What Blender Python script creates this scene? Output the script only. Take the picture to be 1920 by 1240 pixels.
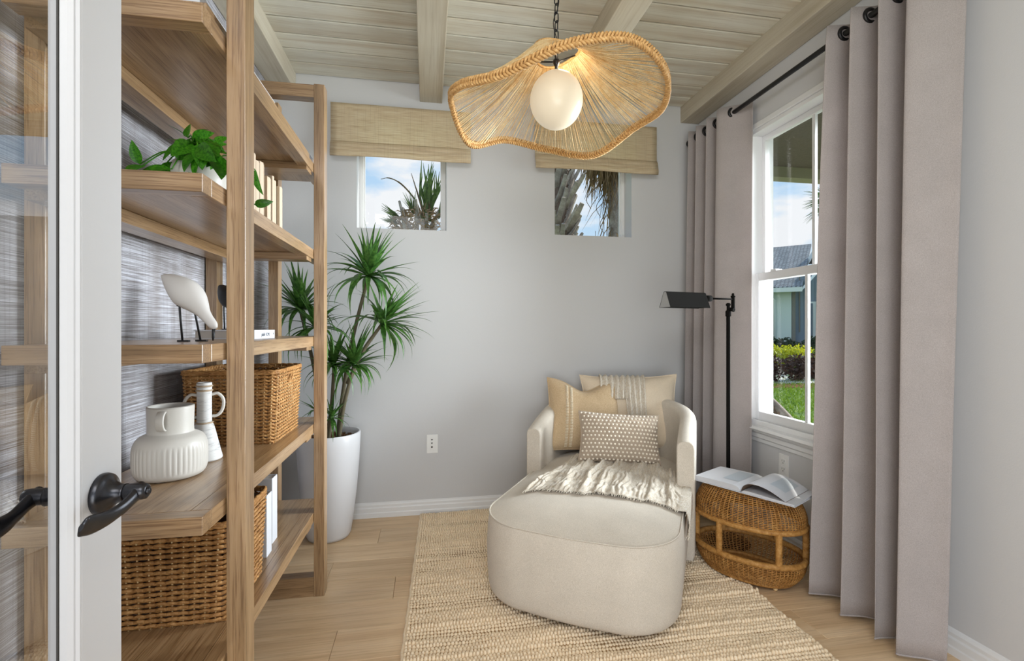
import bpy, math, random
import numpy as np
from mathutils import Vector, Matrix, noise as mnoise

# ------------------------------------------------------------------ camera, sky, lights, exposure
SC = bpy.context.scene
COL = SC.collection
for o in list(bpy.data.objects):
    bpy.data.objects.remove(o, do_unlink=True)
PI = math.pi
R = math.radians

cam_d = bpy.data.cameras.new('camera')
cam = bpy.data.objects.new('camera', cam_d)
COL.objects.link(cam)
cam.location = (0, 0, 1.176)
cam.rotation_euler = (R(90), 0, R(-10))
cam_d.sensor_width = 36
cam_d.lens = 36 * 890 / 1920
cam_d.shift_y = -4 / 1920
cam_d.clip_start = 0.02
SC.camera = cam

SC.view_settings.view_transform = 'Standard'
SC.view_settings.look = 'None'
SC.view_settings.gamma = 1
SC.view_settings.use_curve_mapping = False
SC.view_settings.exposure = 0.0

world = bpy.data.worlds.new('sky')
SC.world = world
world.use_nodes = True
wn = world.node_tree
wn.nodes.clear()
def wnode(t, **k):
    n = wn.nodes.new(t)
    for a, b in k.items():
        setattr(n, a, b)
    return n
w_out = wnode('ShaderNodeOutputWorld')
w_bg = wnode('ShaderNodeBackground')
w_tc = wnode('ShaderNodeTexCoord')
w_map = wnode('ShaderNodeMapping')
w_map.inputs['Scale'].default_value = (1.0, 1.0, 2.4)
w_map.inputs['Location'].default_value = (0.35, 0.2, 0.10)
w_no = wnode('ShaderNodeTexNoise')
w_no.inputs['Scale'].default_value = 3.6
w_no.inputs['Detail'].default_value = 7
w_no.inputs['Roughness'].default_value = 0.52
w_cr = wnode('ShaderNodeValToRGB')
w_cr.color_ramp.elements[0].position = 0.50
w_cr.color_ramp.elements[1].position = 0.60
w_sep = wnode('ShaderNodeSeparateXYZ')
w_gr = wnode('ShaderNodeValToRGB')
e = w_gr.color_ramp.elements
e[0].position = 0.0
e[0].color = (0.66, 0.83, 0.96, 1)
e[1].position = 0.55
e[1].color = (0.33, 0.60, 0.95, 1)
w_mx = wnode('ShaderNodeMixRGB')
w_mx.inputs['Color2'].default_value = (0.93, 0.95, 0.98, 1)
L = wn.links.new
L(w_tc.outputs['Generated'], w_map.inputs['Vector'])
L(w_map.outputs['Vector'], w_no.inputs['Vector'])
L(w_no.outputs['Fac'], w_cr.inputs['Fac'])
L(w_tc.outputs['Generated'], w_sep.inputs['Vector'])
L(w_sep.outputs['Z'], w_gr.inputs['Fac'])
L(w_cr.outputs['Color'], w_mx.inputs['Fac'])
L(w_gr.outputs['Color'], w_mx.inputs['Color1'])
L(w_mx.outputs['Color'], w_bg.inputs['Color'])
w_bg.inputs['Strength'].default_value = 1.0
L(w_bg.outputs['Background'], w_out.inputs['Surface'])

def lamp(name, kind, loc, energy, color=(1, 1, 1), **k):
    d = bpy.data.lights.new(name, kind)
    d.energy = energy
    d.color = color
    for a, b in k.items():
        setattr(d, a, b)
    o = bpy.data.objects.new(name, d)
    COL.objects.link(o)
    o.location = loc
    return o
def aim(o, v):
    o.rotation_euler = Vector(v).to_track_quat('-Z', 'Y').to_euler()

# low sun from beyond the right wall, slightly from the far side
sun = lamp('sun', 'SUN', (12, 6, 8), 4.2, (1.0, 0.95, 0.86), angle=R(0.6))
aim(sun, (-0.88, -0.24, -0.74))
# the open hall behind the camera: an unseen soft fill lamp added high under its ceiling
hall = lamp('hall_fill', 'AREA', (-0.25, -0.6, 2.4), 32, (0.985, 0.99, 1.0), shape='RECTANGLE', size=1.5, size_y=0.9)
aim(hall, (0.30, 1.0, -0.80))
hall2 = lamp('hall_fill_low', 'AREA', (-0.05, -1.3, 0.80), 42, (0.97, 0.985, 1.0), shape='RECTANGLE', size=1.7, size_y=1.4)  # second unseen fill lamp, added to lift the ceiling and right wall
aim(hall2, (0.60, 1, 0.80))
# unseen area lamp added just outside the big window, boosting its daylight indoors
win_fill = lamp('window_fill', 'AREA', (2.10, 2.14, 1.46), 38, (0.88, 0.95, 1.0), shape='RECTANGLE', size=0.66, size_y=1.5, spread=R(72))
aim(win_fill, (-1, 0, -0.05))

# ------------------------------------------------------------------ pixel helper (only used to work out real positions)
CY_, SY_ = math.cos(R(10)), math.sin(R(10))
def ray(px, py):
    s = (px - 960) / 890
    return Vector((SY_ + CY_ * s, CY_ - SY_ * s, (616 - py) / 890))
CAM = Vector((0, 0, 1.176))
def onY(px, py, y):
    d = ray(px, py)
    return CAM + d * (y / d.y)
def onX(px, py, x):
    d = ray(px, py)
    return CAM + d * (x / d.x)

# ------------------------------------------------------------------ mesh builder
class MB:
    def __init__(s):
        s.v = []
        s.f = []
        s.mi = []
        s.sm = []
    def add(s, vs, fs, smooth=False, mi=0):
        b = len(s.v)
        s.v += [tuple(p) for p in vs]
        for f in fs:
            s.f.append(tuple(i + b for i in f))
            s.sm.append(smooth)
            s.mi.append(mi)
        return s
    def box(s, x0, y0, z0, x1, y1, z1, mi=0):
        vs = [(x, y, z) for z in (z0, z1) for y in (y0, y1) for x in (x0, x1)]
        return s.add(vs, [(0, 2, 3, 1), (4, 5, 7, 6), (0, 1, 5, 4), (2, 6, 7, 3), (0, 4, 6, 2), (1, 3, 7, 5)], False, mi)
    def obox(s, c, ax, ay, az, mi=0):
        c, ax, ay, az = Vector(c), Vector(ax), Vector(ay), Vector(az)
        vs = [c + ax * i + ay * j + az * k for k in (-1, 1) for j in (-1, 1) for i in (-1, 1)]
        return s.add(vs, [(0, 2, 3, 1), (4, 5, 7, 6), (0, 1, 5, 4), (2, 6, 7, 3), (0, 4, 6, 2), (1, 3, 7, 5)], False, mi)
    def prism(s, poly, d, mi=0, smooth=False):
        n = len(poly)
        p = [Vector(a) for a in poly]
        d = Vector(d)
        s.add(p + [a + d for a in p], [tuple(range(n))[::-1], tuple(range(n, 2 * n))], False, mi)
        b = len(s.v) - 2 * n
        for i in range(n):
            j = (i + 1) % n
            s.f.append((b + i, b + j, b + n + j, b + n + i))
            s.sm.append(smooth)
            s.mi.append(mi)
        return s
    def rings(s, rs, closed=True, cap0=False, cap1=False, smooth=True, mi=0):
        n = len(rs[0])
        vs = [p for r in rs for p in r]
        fs = []
        for k in range(len(rs) - 1):
            for i in range(n if closed else n - 1):
                j = (i + 1) % n
                fs.append((k * n + i, k * n + j, (k + 1) * n + j, (k + 1) * n + i))
        s.add(vs, fs, smooth, mi)
        b = len(s.v) - len(vs)
        if cap0:
            s.f.append(tuple(b + i for i in range(n))[::-1]); s.sm.append(False); s.mi.append(mi)
        if cap1:
            s.f.append(tuple(b + (len(rs) - 1) * n + i for i in range(n))); s.sm.append(False); s.mi.append(mi)
        return s
    def tube(s, path, r, n=6, closed=False, mi=0, flat=1.0, up=None, cap=True):
        P = [Vector(p) for p in path]
        m = len(P)
        rr = r if hasattr(r, '__len__') else [r] * m
        rs = []
        nrm = None
        for i in range(m):
            if closed:
                t = (P[(i + 1) % m] - P[i - 1])
            else:
                t = P[min(i + 1, m - 1)] - P[max(i - 1, 0)]
            t = t.normalized() if t.length > 1e-9 else Vector((0, 0, 1))
            if nrm is None:
                a = Vector(up) if up else (Vector((0, 0, 1)) if abs(t.z) < 0.9 else Vector((1, 0, 0)))
                nrm = (a - t * a.dot(t)).normalized()
            else:
                q = nrm - t * nrm.dot(t)
                nrm = q.normalized() if q.length > 1e-6 else nrm
            bi = t.cross(nrm)
            rs.append([P[i] + nrm * (math.cos(2 * PI * k / n) * rr[i]) + bi * (math.sin(2 * PI * k / n) * rr[i] * flat) for k in range(n)])
        if closed:
            rs.append(rs[0])
        return s.rings(rs, True, cap and not closed, cap and not closed, True, mi)
    def lathe(s, prof, n=32, c=(0, 0, 0), axis='z', smooth=True, mi=0, cap0=True, cap1=True, mod=None):
        c = Vector(c)
        rs = []
        for (r, h) in prof:
            ring = []
            for k in range(n):
                a = 2 * PI * k / n
                q = r * (mod(a, h) if mod else 1)
                x, y = math.cos(a) * q, math.sin(a) * q
                ring.append(c + (Vector((x, y, h)) if axis == 'z' else Vector((h, x, y)) if axis == 'x' else Vector((y, h, x))))
            rs.append(ring)
        return s.rings(rs, True, cap0, cap1, smooth, mi)
    def grid(s, nu, nv, fn, smooth=True, mi=0, closeu=False):
        vs = [fn(i / (nu if closeu else nu - 1), j / (nv - 1)) for j in range(nv) for i in range(nu)]
        fs = []
        for j in range(nv - 1):
            for i in range(nu if closeu else nu - 1):
                a = j * nu + i
                b = j * nu + (i + 1) % nu
                fs.append((a, b, b + nu, a + nu))
        return s.add(vs, fs, smooth, mi)
    def mesh(s, name, mats, off=(0, 0, 0)):
        me = bpy.data.meshes.new(name)
        ox, oy, oz = off
        me.from_pydata([(x - ox, y - oy, z - oz) for x, y, z in s.v], [], s.f)
        if not isinstance(mats, (list, tuple)):
            mats = [mats]
        for m in mats:
            me.materials.append(m)
        me.polygons.foreach_set('use_smooth', s.sm)
        me.polygons.foreach_set('material_index', s.mi)
        me.update()
        return me
    def build(s, name, mats, parent=None, off=None, bevel=0, solid=0, sub=0, kind=None, label=None, seg=2):
        base = parent
        tot = Vector((0, 0, 0))
        if off is None:
            while base is not None:
                tot += base.location
                base = base.parent
            off = tot
        o = bpy.data.objects.new(name, s.mesh(name, mats, off))
        COL.objects.link(o)
        o.parent = parent
        if solid:
            m = o.modifiers.new('solid', 'SOLIDIFY'); m.thickness = solid; m.offset = 0
        if bevel:
            m = o.modifiers.new('bevel', 'BEVEL'); m.width = bevel; m.segments = seg; m.limit_method = 'ANGLE'; m.angle_limit = R(40)
            m.harden_normals = False
        if sub:
            m = o.modifiers.new('sub', 'SUBSURF'); m.levels = sub; m.render_levels = sub
        if kind:
            o['kind'] = kind
        if label:
            o['label'] = label
        return o
Z3 = (0, 0, 0)

def link_mesh(name, me, parent, loc=(0, 0, 0), rot=(0, 0, 0), scale=(1, 1, 1)):
    o = bpy.data.objects.new(name, me)
    COL.objects.link(o)
    o.parent = parent
    o.location = loc
    o.rotation_euler = rot
    o.scale = scale
    return o
def tag(o, label, cat, group=None):
    o['label'] = label
    o['category'] = cat
    if group:
        o['group'] = group
    return o
def thing(name, label, cat, loc=(0, 0, 0), rotz=0, group=None):
    o = bpy.data.objects.new(name, None)
    COL.objects.link(o)
    o.empty_display_size = 0.05
    o.location = loc
    o.rotation_euler = (0, 0, rotz)
    return tag(o, label, cat, group)
def struct(o):
    o['kind'] = 'structure'
    return o
def sempty(name, loc=(0, 0, 0)):
    o = bpy.data.objects.new(name, None)
    COL.objects.link(o)
    o.location = loc
    o.empty_display_size = 0.05
    o['kind'] = 'structure'
    return o
def catmull(pts, n=6, closed=False):
    P = [Vector(p) for p in pts]
    out = []
    m = len(P)
    rng = m if closed else m - 1
    for i in range(rng):
        p0 = P[(i - 1) % m] if closed or i > 0 else P[0] * 2 - P[1]
        p1 = P[i]
        p2 = P[(i + 1) % m]
        p3 = P[(i + 2) % m] if closed or i + 2 < m else P[-1] * 2 - P[-2]
        for k in range(n):
            t = k / n
            out.append(0.5 * ((2 * p1) + (p2 - p0) * t + (2 * p0 - 5 * p1 + 4 * p2 - p3) * t * t + (3 * p1 - p0 - 3 * p2 + p3) * t ** 3))
    if not closed:
        out.append(P[-1])
    return out
def lerp(a, b, t):
    return a + (b - a) * t
def pw(x, xs, ys):
    return float(np.interp(x, xs, ys))

# ------------------------------------------------------------------ materials
def srgb(r, g, b):
    def f(c):
        c /= 255
        return c / 12.92 if c <= 0.04045 else ((c + 0.055) / 1.055) ** 2.4
    return (f(r), f(g), f(b), 1)
class Mat:
    def __init__(s, name, rough=0.6, spec=0.4):
        s.m = bpy.data.materials.new(name)
        s.m.use_nodes = True
        s.n = s.m.node_tree.nodes
        s.l = s.m.node_tree.links.new
        s.b = s.n['Principled BSDF']
        s.b.inputs['Roughness'].default_value = rough
        s.b.inputs['Specular IOR Level'].default_value = spec
        s.tc = None
    def node(s, t, **k):
        n = s.n.new(t)
        for a, b in k.items():
            setattr(n, a, b)
        return n
    def coord(s, scale=(1, 1, 1), kind='Object', rot=(0, 0, 0), rand=False):
        if s.tc is None:
            s.tc = s.node('ShaderNodeTexCoord')
        mp = s.node('ShaderNodeMapping')
        mp.inputs['Scale'].default_value = scale
        mp.inputs['Rotation'].default_value = rot
        src = s.tc.outputs[kind]
        if rand:
            oi = s.node('ShaderNodeObjectInfo')
            ad = s.node('ShaderNodeVectorMath', operation='MULTIPLY_ADD')
            s.l(src, ad.inputs[0])
            ad.inputs[1].default_value = (1, 1, 1)
            cb = s.node('ShaderNodeCombineXYZ')
            ml = s.node('ShaderNodeMath', operation='MULTIPLY')
            ml.inputs[1].default_value = 37.0
            s.l(oi.outputs['Random'], ml.inputs[0])
            for i in range(3):
                s.l(ml.outputs[0], cb.inputs[i])
            s.l(cb.outputs[0], ad.inputs[2])
            src = ad.outputs[0]
        s.l(src, mp.inputs['Vector'])
        return mp.outputs[0]
    def noise(s, vec, scale, detail=4, rough=0.55, dist=0):
        n = s.node('ShaderNodeTexNoise')
        n.inputs['Scale'].default_value = scale
        n.inputs['Detail'].default_value = detail
        n.inputs['Roughness'].default_value = rough
        n.inputs['Distortion'].default_value = dist
        if vec is not None:
            s.l(vec, n.inputs['Vector'])
        return n.outputs['Fac']
    def ramp(s, fac, stops):
        n = s.node('ShaderNodeValToRGB')
        el = n.color_ramp.elements
        while len(el) < len(stops):
            el.new(0.5)
        for e, (p, c) in zip(el, stops):
            e.position = p
            e.color = c if len(c) == 4 else (*c, 1)
        s.l(fac, n.inputs['Fac'])
        return n.outputs['Color']
    def mix(s, a, b, fac, mode='MIX'):
        n = s.node('ShaderNodeMixRGB', blend_type=mode)
        for i, v in (('Color1', a), ('Color2', b), ('Fac', fac)):
            if isinstance(v, (tuple, list, float, int)):
                n.inputs[i].default_value = v
            else:
                s.l(v, n.inputs[i])
        return n.outputs[0]
    def col(s, c):
        if isinstance(c, tuple):
            s.b.inputs['Base Color'].default_value = c
        else:
            s.l(c, s.b.inputs['Base Color'])
        return s
    def bump(s, h, strength=0.3, dist=0.002):
        n = s.node('ShaderNodeBump')
        n.inputs['Strength'].default_value = strength
        n.inputs['Distance'].default_value = dist
        s.l(h, n.inputs['Height'])
        s.l(n.outputs[0], s.b.inputs['Normal'])
        return s

def plain(name, c, rough=0.5, spec=0.4, metal=0, bump=None):
    k = Mat(name, rough, spec).col(c)
    k.b.inputs['Metallic'].default_value = metal
    if bump:
        k.bump(k.noise(k.coord(), bump[0], 3), bump[1], bump[2] if len(bump) > 2 else 0.001)
    return k.m
def wood(name, axis, dark, mid, light, rough=0.55, dens=1.0, rand=True, pores=0.5, spec=0.35, bumpy=0.25, coat=0):
    k = Mat(name, rough, spec)
    k.b.inputs['Coat Weight'].default_value = coat
    k.b.inputs['Coat Roughness'].default_value = 0.22
    k.b.inputs['Coat IOR'].default_value = 1.6
    lo, hi = 1.6 * dens, 30 * dens
    sc = [hi] * 3
    sc['xyz'.index(axis)] = lo
    v = k.coord(tuple(sc), rand=rand)
    n1 = k.noise(v, 1.0, 5, 0.6, 0.4)
    sc2 = [260 * dens] * 3
    sc2['xyz'.index(axis)] = 7 * dens
    n2 = k.noise(k.coord(tuple(sc2), rand=rand), 1.0, 3, 0.65)
    big = k.noise(k.coord((2.2, 2.2, 2.2), rand=rand), 1.0, 2)
    c = k.ramp(n1, [(0.28, dark), (0.5, mid), (0.74, light)])
    p = k.ramp(n2, [(0.37, (0.52, 0.42, 0.33)), (0.50, (1, 1, 1))])
    c = k.mix(c, p, pores, 'MULTIPLY')
    b = k.ramp(big, [(0.3, (0.88, 0.87, 0.86)), (0.7, (1.1, 1.1, 1.1))])
    c = k.mix(c, b, 0.8, 'MULTIPLY')
    oi = k.node('ShaderNodeObjectInfo')
    v2 = k.ramp(oi.outputs['Random'], [(0, (0.92, 0.92, 0.92)), (1, (1.06, 1.06, 1.06))])
    c = k.mix(c, v2, 0.7 if rand else 0, 'MULTIPLY')
    k.col(c)
    k.bump(n2, bumpy, 0.0008)
    return k.m
def fabric(name, c1, c2, scale=500, bump=0.5, trans=0, stretch=(1, 1, 1), rough=0.95, bd=0.0012):
    k = Mat(name, rough, 0.1)
    v = k.coord(stretch)
    n = k.noise(v, scale, 3, 0.7)
    big = k.noise(k.coord(), 9, 3)
    c = k.ramp(n, [(0.33, c1), (0.66, c2)])
    c = k.mix(c, k.ramp(big, [(0.3, (0.93, 0.93, 0.93)), (0.7, (1.04, 1.04, 1.04))]), 0.7, 'MULTIPLY')
    k.col(c)
    k.bump(n, bump, bd)
    k.b.inputs['Sheen Weight'].default_value = 0.15
    if trans:
        tr = k.node('ShaderNodeBsdfTranslucent')
        k.l(c, tr.inputs['Color'])
        ms = k.node('ShaderNodeMixShader')
        ms.inputs[0].default_value = trans
        k.l(k.b.outputs[0], ms.inputs[1])
        k.l(tr.outputs[0], ms.inputs[2])
        k.l(ms.outputs[0], k.n['Material Output'].inputs['Surface'])
    return k.m
def leafmat(name, c1, c2, rough=0.35, trans=0.25):
    k = Mat(name, rough, 0.4)
    oi = k.node('ShaderNodeObjectInfo')
    n = k.noise(k.coord((1, 1, 1), rand=True), 14, 3)
    c = k.ramp(n, [(0.3, c1), (0.7, c2)])
    c = k.mix(c, k.ramp(oi.outputs['Random'], [(0, (0.7, 0.75, 0.7)), (1, (1.25, 1.2, 1.1))]), 0.8, 'MULTIPLY')
    k.col(c)
    tr = k.node('ShaderNodeBsdfTranslucent')
    k.l(c, tr.inputs['Color'])
    ms = k.node('ShaderNodeMixShader')
    ms.inputs[0].default_value = trans
    k.l(k.b.outputs[0], ms.inputs[1])
    k.l(tr.outputs[0], ms.inputs[2])
    k.l(ms.outputs[0], k.n['Material Output'].inputs['Surface'])
    return k.m
def glass(name, ior=0.04, tint=(0.97, 0.98, 0.98, 1)):
    k = Mat(name)
    k.n.remove(k.b)
    t = k.node('ShaderNodeBsdfTransparent')
    t.inputs['Color'].default_value = tint
    g = k.node('ShaderNodeBsdfGlossy')
    g.inputs['Roughness'].default_value = 0.0
    lw = k.node('ShaderNodeLayerWeight')
    lw.inputs['Blend'].default_value = 0.5
    p5 = k.node('ShaderNodeMath', operation='POWER')
    p5.inputs[1].default_value = 4.0
    k.l(lw.outputs['Facing'], p5.inputs[0])
    f = k.node('ShaderNodeMath', operation='MULTIPLY_ADD')
    k.l(p5.outputs[0], f.inputs[0])
    f.inputs[1].default_value = 1 - ior
    f.inputs[2].default_value = ior
    ms = k.node('ShaderNodeMixShader')
    k.l(f.outputs[0], ms.inputs[0])
    k.l(t.outputs[0], ms.inputs[1])
    k.l(g.outputs[0], ms.inputs[2])
    k.l(ms.outputs[0], k.n['Material Output'].inputs['Surface'])
    return k.m

M = {}
def wallmat(name, c):
    k = Mat(name, 0.75, 0.25).col(c)
    k.bump(k.noise(k.coord(), 190, 3, 0.6), 0.22, 0.0015)
    return k.m
M['wall'] = wallmat('wall_paint', srgb(205, 205, 206))
M['white'] = plain('white_trim_paint', srgb(228, 228, 228), 0.35, 0.4)
M['door'] = plain('door_paint', srgb(202, 202, 205), 0.35, 0.4)
ok = (srgb(128, 100, 67), srgb(157, 126, 90), srgb(180, 151, 116))
for a in 'xyz':
    M['oak_' + a] = wood('oak_grain_' + a, a, *ok, rough=0.36, spec=0.7, pores=0.8, coat=0.5)
fl = (srgb(210, 176, 136), srgb(226, 196, 157), srgb(236, 210, 175))
M['floor'] = wood('floor_oak', 'x', *fl, rough=0.4, dens=0.55, pores=0.3, spec=0.4, bumpy=0.08)
ce = (srgb(194, 181, 160), srgb(213, 209, 195), srgb(222, 221, 210))
M['ceil'] = wood('whitewashed_plank', 'x', *ce, rough=0.6, dens=0.55, pores=0.25)
be = (srgb(172, 159, 136), srgb(194, 185, 166), srgb(206, 200, 184))
M['beam'] = wood('whitewashed_beam', 'y', *be, rough=0.6, dens=0.4, pores=0.2)

def grasscloth():
    k = Mat('grasscloth', 0.8, 0.2)
    fine = k.noise(k.coord((1, 5, 420)), 1.0, 4, 0.7, 0.3)
    coarse = k.noise(k.coord((1, 2.2, 90)), 1.0, 3, 0.6)
    vert = k.noise(k.coord((1, 260, 2)), 1.0, 2, 0.6)
    mott = k.noise(k.coord((1, 6.5, 1.1)), 1.0, 3, 0.6)
    mott2 = k.noise(k.coord((1, 3, 6)), 1.0, 3, 0.6)
    c = k.ramp(fine, [(0.33, srgb(106, 100, 98)), (0.5, srgb(155, 154, 157)), (0.66, srgb(202, 204, 212))])
    c = k.mix(c, k.ramp(coarse, [(0.35, (0.80, 0.78, 0.77)), (0.6, (1.05, 1.05, 1.06))]), 0.8, 'MULTIPLY')
    c = k.mix(c, k.ramp(vert, [(0.34, (0.6, 0.58, 0.56)), (0.46, (1, 1, 1))]), 0.45, 'MULTIPLY')
    c = k.mix(c, k.ramp(mott, [(0.36, (0.72, 0.67, 0.63)), (0.56, (1.08, 1.08, 1.1))]), 0.75, 'MULTIPLY')
    c = k.mix(c, k.ramp(mott2, [(0.35, (0.8, 0.78, 0.76)), (0.6, (1.04, 1.04, 1.04))]), 0.6, 'MULTIPLY')
    k.col(c)
    k.bump(fine, 0.5, 0.0015)
    return k.m
M['grass_cloth'] = grasscloth()
M['glass'] = glass('window_glass', 0.02)
M['door_glass'] = glass('door_glass', 0.27)
M['black'] = plain('black_metal', srgb(34, 34, 36), 0.35, 0.5, 0.4)
M['bronze'] = plain('dark_bronze', srgb(58, 58, 62), 0.28, 0.6, 0.75, (60, 0.05))
M['lampmetal'] = plain('dark_lamp_metal', srgb(26, 25, 24), 0.55, 0.0, 0.0)
M['curtain'] = fabric('curtain_linen', srgb(174, 165, 162), srgb(197, 189, 187), 420, 0.35, 0.22, (1, 1, 1))
M['cream'] = fabric('chaise_boucle', srgb(194, 184, 169), srgb(222, 213, 200), 420, 0.6)
M['cream_pillow'] = fabric('pillow_linen', srgb(212, 194, 168), srgb(234, 218, 196), 500, 0.6)
M['tan_pillow'] = fabric('pillow_weave', srgb(184, 156, 120), srgb(214, 190, 156), 300, 0.9)
M['taupe'] = fabric('pillow_taupe', srgb(164, 148, 130), srgb(184, 168, 150), 600, 0.5)
M['knob'] = plain('cream_knob', srgb(238, 228, 212), 0.8, 0.1)
M['throw'] = fabric('throw_gauze', srgb(206, 190, 166), srgb(236, 230, 219), 90, 0.9, 0.1, (3, 0.6, 1), bd=0.003)
M['stitch'] = plain('pale_stitch', srgb(232, 220, 196), 0.8, 0.1)
M['jute'] = fabric('jute_loop', srgb(240, 215, 178), srgb(252, 235, 208), 160, 0.5)
M['jute2'] = fabric('jute_base', srgb(140, 108, 68), srgb(168, 134, 90), 160, 0.5)
def weavemat(name, c1, c2, c3, s=24):
    k = Mat(name, 0.55, 0.3)
    n = k.noise(k.coord((1, 1, 1)), s, 4, 0.7)
    n2 = k.noise(k.coord((1, 1, 1)), s * 9, 2, 0.7)
    c = k.ramp(n, [(0.3, c1), (0.5, c2), (0.7, c3)])
    c = k.mix(c, k.ramp(n2, [(0.35, (0.72, 0.7, 0.66)), (0.6, (1.1, 1.1, 1.1))]), 0.6, 'MULTIPLY')
    k.col(c)
    k.bump(n2, 0.4, 0.001)
    return k.m
M['seagrass'] = weavemat('basket_strand', srgb(122, 82, 44), srgb(164, 118, 68), srgb(196, 152, 98), 40)
M['stake'] = plain('basket_stake', srgb(216, 184, 134), 0.5)
M['rattan'] = weavemat('rattan_strand', srgb(140, 94, 44), srgb(172, 122, 64), srgb(198, 150, 88), 30)
M['rattan_wrap'] = weavemat('rattan_wrap', srgb(150, 102, 48), srgb(182, 132, 70), srgb(204, 158, 96), 60)
M['string'] = weavemat('pendant_string', srgb(226, 186, 126), srgb(244, 214, 162), srgb(252, 232, 192), 30)
M['braid'] = weavemat('pendant_braid', srgb(164, 120, 70), srgb(204, 160, 102), srgb(230, 192, 136), 90)
M['ceramic'] = plain('cream_ceramic', srgb(205, 201, 194), 0.4, 0.5, 0, (50, 0.25, 0.002))
def bottle_m():
    k = Mat('chalky_ceramic', 0.6, 0.3)
    n = k.noise(k.coord((3, 3, 22)), 6, 4, 0.7, 0.6)
    k.col(k.ramp(n, [(0.36, srgb(178, 178, 179)), (0.46, srgb(206, 205, 204)), (0.7, srgb(214, 213, 211))]))
    k.bump(n, 0.3, 0.002)
    return k.m
M['chalk'] = bottle_m()
M['clayband'] = plain('tan_band', srgb(172, 152, 128), 0.7)
M['pot'] = plain('white_planter', srgb(212, 212, 215), 0.3, 0.5)
M['soil'] = plain('potting_bark', srgb(112, 84, 62), 0.9, 0.1, 0, (70, 1.0, 0.01))
M['stem'] = plain('plant_stem', srgb(98, 92, 74), 0.8, 0.2, 0, (90, 0.6, 0.002))
M['dracaena'] = leafmat('dracaena_leaf', srgb(38, 80, 32), srgb(96, 142, 66), 0.38, 0.22)
M['pothos'] = leafmat('glossy_leaf', srgb(26, 84, 16), srgb(76, 146, 32), 0.3, 0.3)
M['bird_white'] = plain('bird_white', srgb(206, 203, 200), 0.5, 0.3, 0, (40, 0.1))
M['bird_black'] = plain('bird_black', srgb(44, 44, 46), 0.5, 0.3)
M['page'] = plain('paper_page', srgb(200, 201, 206), 0.5, 0.3)
M['pagegrey'] = plain('paper_edge', srgb(186, 180, 174), 0.8, 0.1)
M['spine_cream'] = plain('book_cream', srgb(190, 172, 151), 0.7, 0.2)
M['spine_tan'] = plain('book_tan', srgb(196, 168, 140), 0.7, 0.2)
M['spine_white'] = plain('book_white', srgb(206, 208, 214), 0.5, 0.3)
M['ink'] = plain('print_ink', srgb(70, 76, 84), 0.6)
M['plastic'] = plain('white_plastic', srgb(236, 236, 234), 0.35, 0.5)
M['slot'] = plain('dark_slot', srgb(70, 68, 66), 0.6)
def blindmat():
    k = Mat('woven_shade', 0.8, 0.2)
    n = k.noise(k.coord((6, 1, 230)), 1.0, 4, 0.7)
    v = k.noise(k.coord((150, 1, 3)), 1.0, 2, 0.6)
    c = k.ramp(n, [(0.32, srgb(214, 194, 160)), (0.5, srgb(238, 224, 196)), (0.68, srgb(248, 239, 218))])
    c = k.mix(c, k.ramp(v, [(0.36, (0.86, 0.84, 0.82)), (0.46, (1, 1, 1))]), 0.5, 'MULTIPLY')
    k.col(c)
    k.bump(n, 0.4, 0.0015)
    tr = k.node('ShaderNodeBsdfTranslucent')
    k.l(c, tr.inputs['Color'])
    ms = k.node('ShaderNodeMixShader')
    ms.inputs[0].default_value = 0.55
    k.l(k.b.outputs[0], ms.inputs[1])
    k.l(tr.outputs[0], ms.inputs[2])
    k.l(ms.outputs[0], k.n['Material Output'].inputs['Surface'])
    return k.m
M['shade'] = blindmat()
def emit(name, c, s):
    k = Mat(name, 0.3, 0.5).col(c)
    k.b.inputs['Emission Color'].default_value = c
    k.b.inputs['Emission Strength'].default_value = s
    return k.m
M['globe'] = emit('lit_globe_glass', (0.68, 0.60, 0.46, 1), 0.40)
# outdoors
M['lawn'] = weavemat('lawn_ground', srgb(72, 104, 30), srgb(110, 140, 48), srgb(150, 164, 70), 3)
M['blade'] = leafmat('grass_blade', srgb(92, 128, 34), srgb(150, 178, 70), 0.5, 0.4)
M['yellow'] = leafmat('yellow_leaf', srgb(186, 190, 16), srgb(232, 230, 50), 0.4, 0.4)
M['darkshrub'] = leafmat('dark_shrub_leaf', srgb(26, 44, 26), srgb(58, 82, 46), 0.4, 0.2)
M['burgundy'] = leafmat('burgundy_leaf', srgb(44, 32, 28), srgb(96, 64, 52), 0.4, 0.2)
M['reed'] = leafmat('strappy_leaf', srgb(88, 124, 34), srgb(150, 172, 70), 0.4, 0.4)
M['mulch'] = plain('red_mulch', srgb(128, 84, 66), 0.9, 0.1, 0, (30, 1, 0.02))
M['concrete'] = plain('pale_concrete', srgb(226, 224, 218), 0.8, 0.2, 0, (10, 0.2, 0.01))
M['siding'] = plain('pale_siding', srgb(214, 224, 218), 0.7)
M['batten'] = plain('blue_grey_siding', srgb(134, 148, 162), 0.7)
M['housetrim'] = plain('house_trim', srgb(232, 236, 234), 0.6)
M['taupetrim'] = plain('corner_trim', srgb(128, 124, 116), 0.7)
M['housewin'] = plain('house_window_glass', srgb(90, 104, 118), 0.15, 0.6)
M['stone'] = weavemat('ledge_stone', srgb(120, 116, 118), srgb(158, 154, 158), srgb(190, 186, 184), 2)
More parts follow.
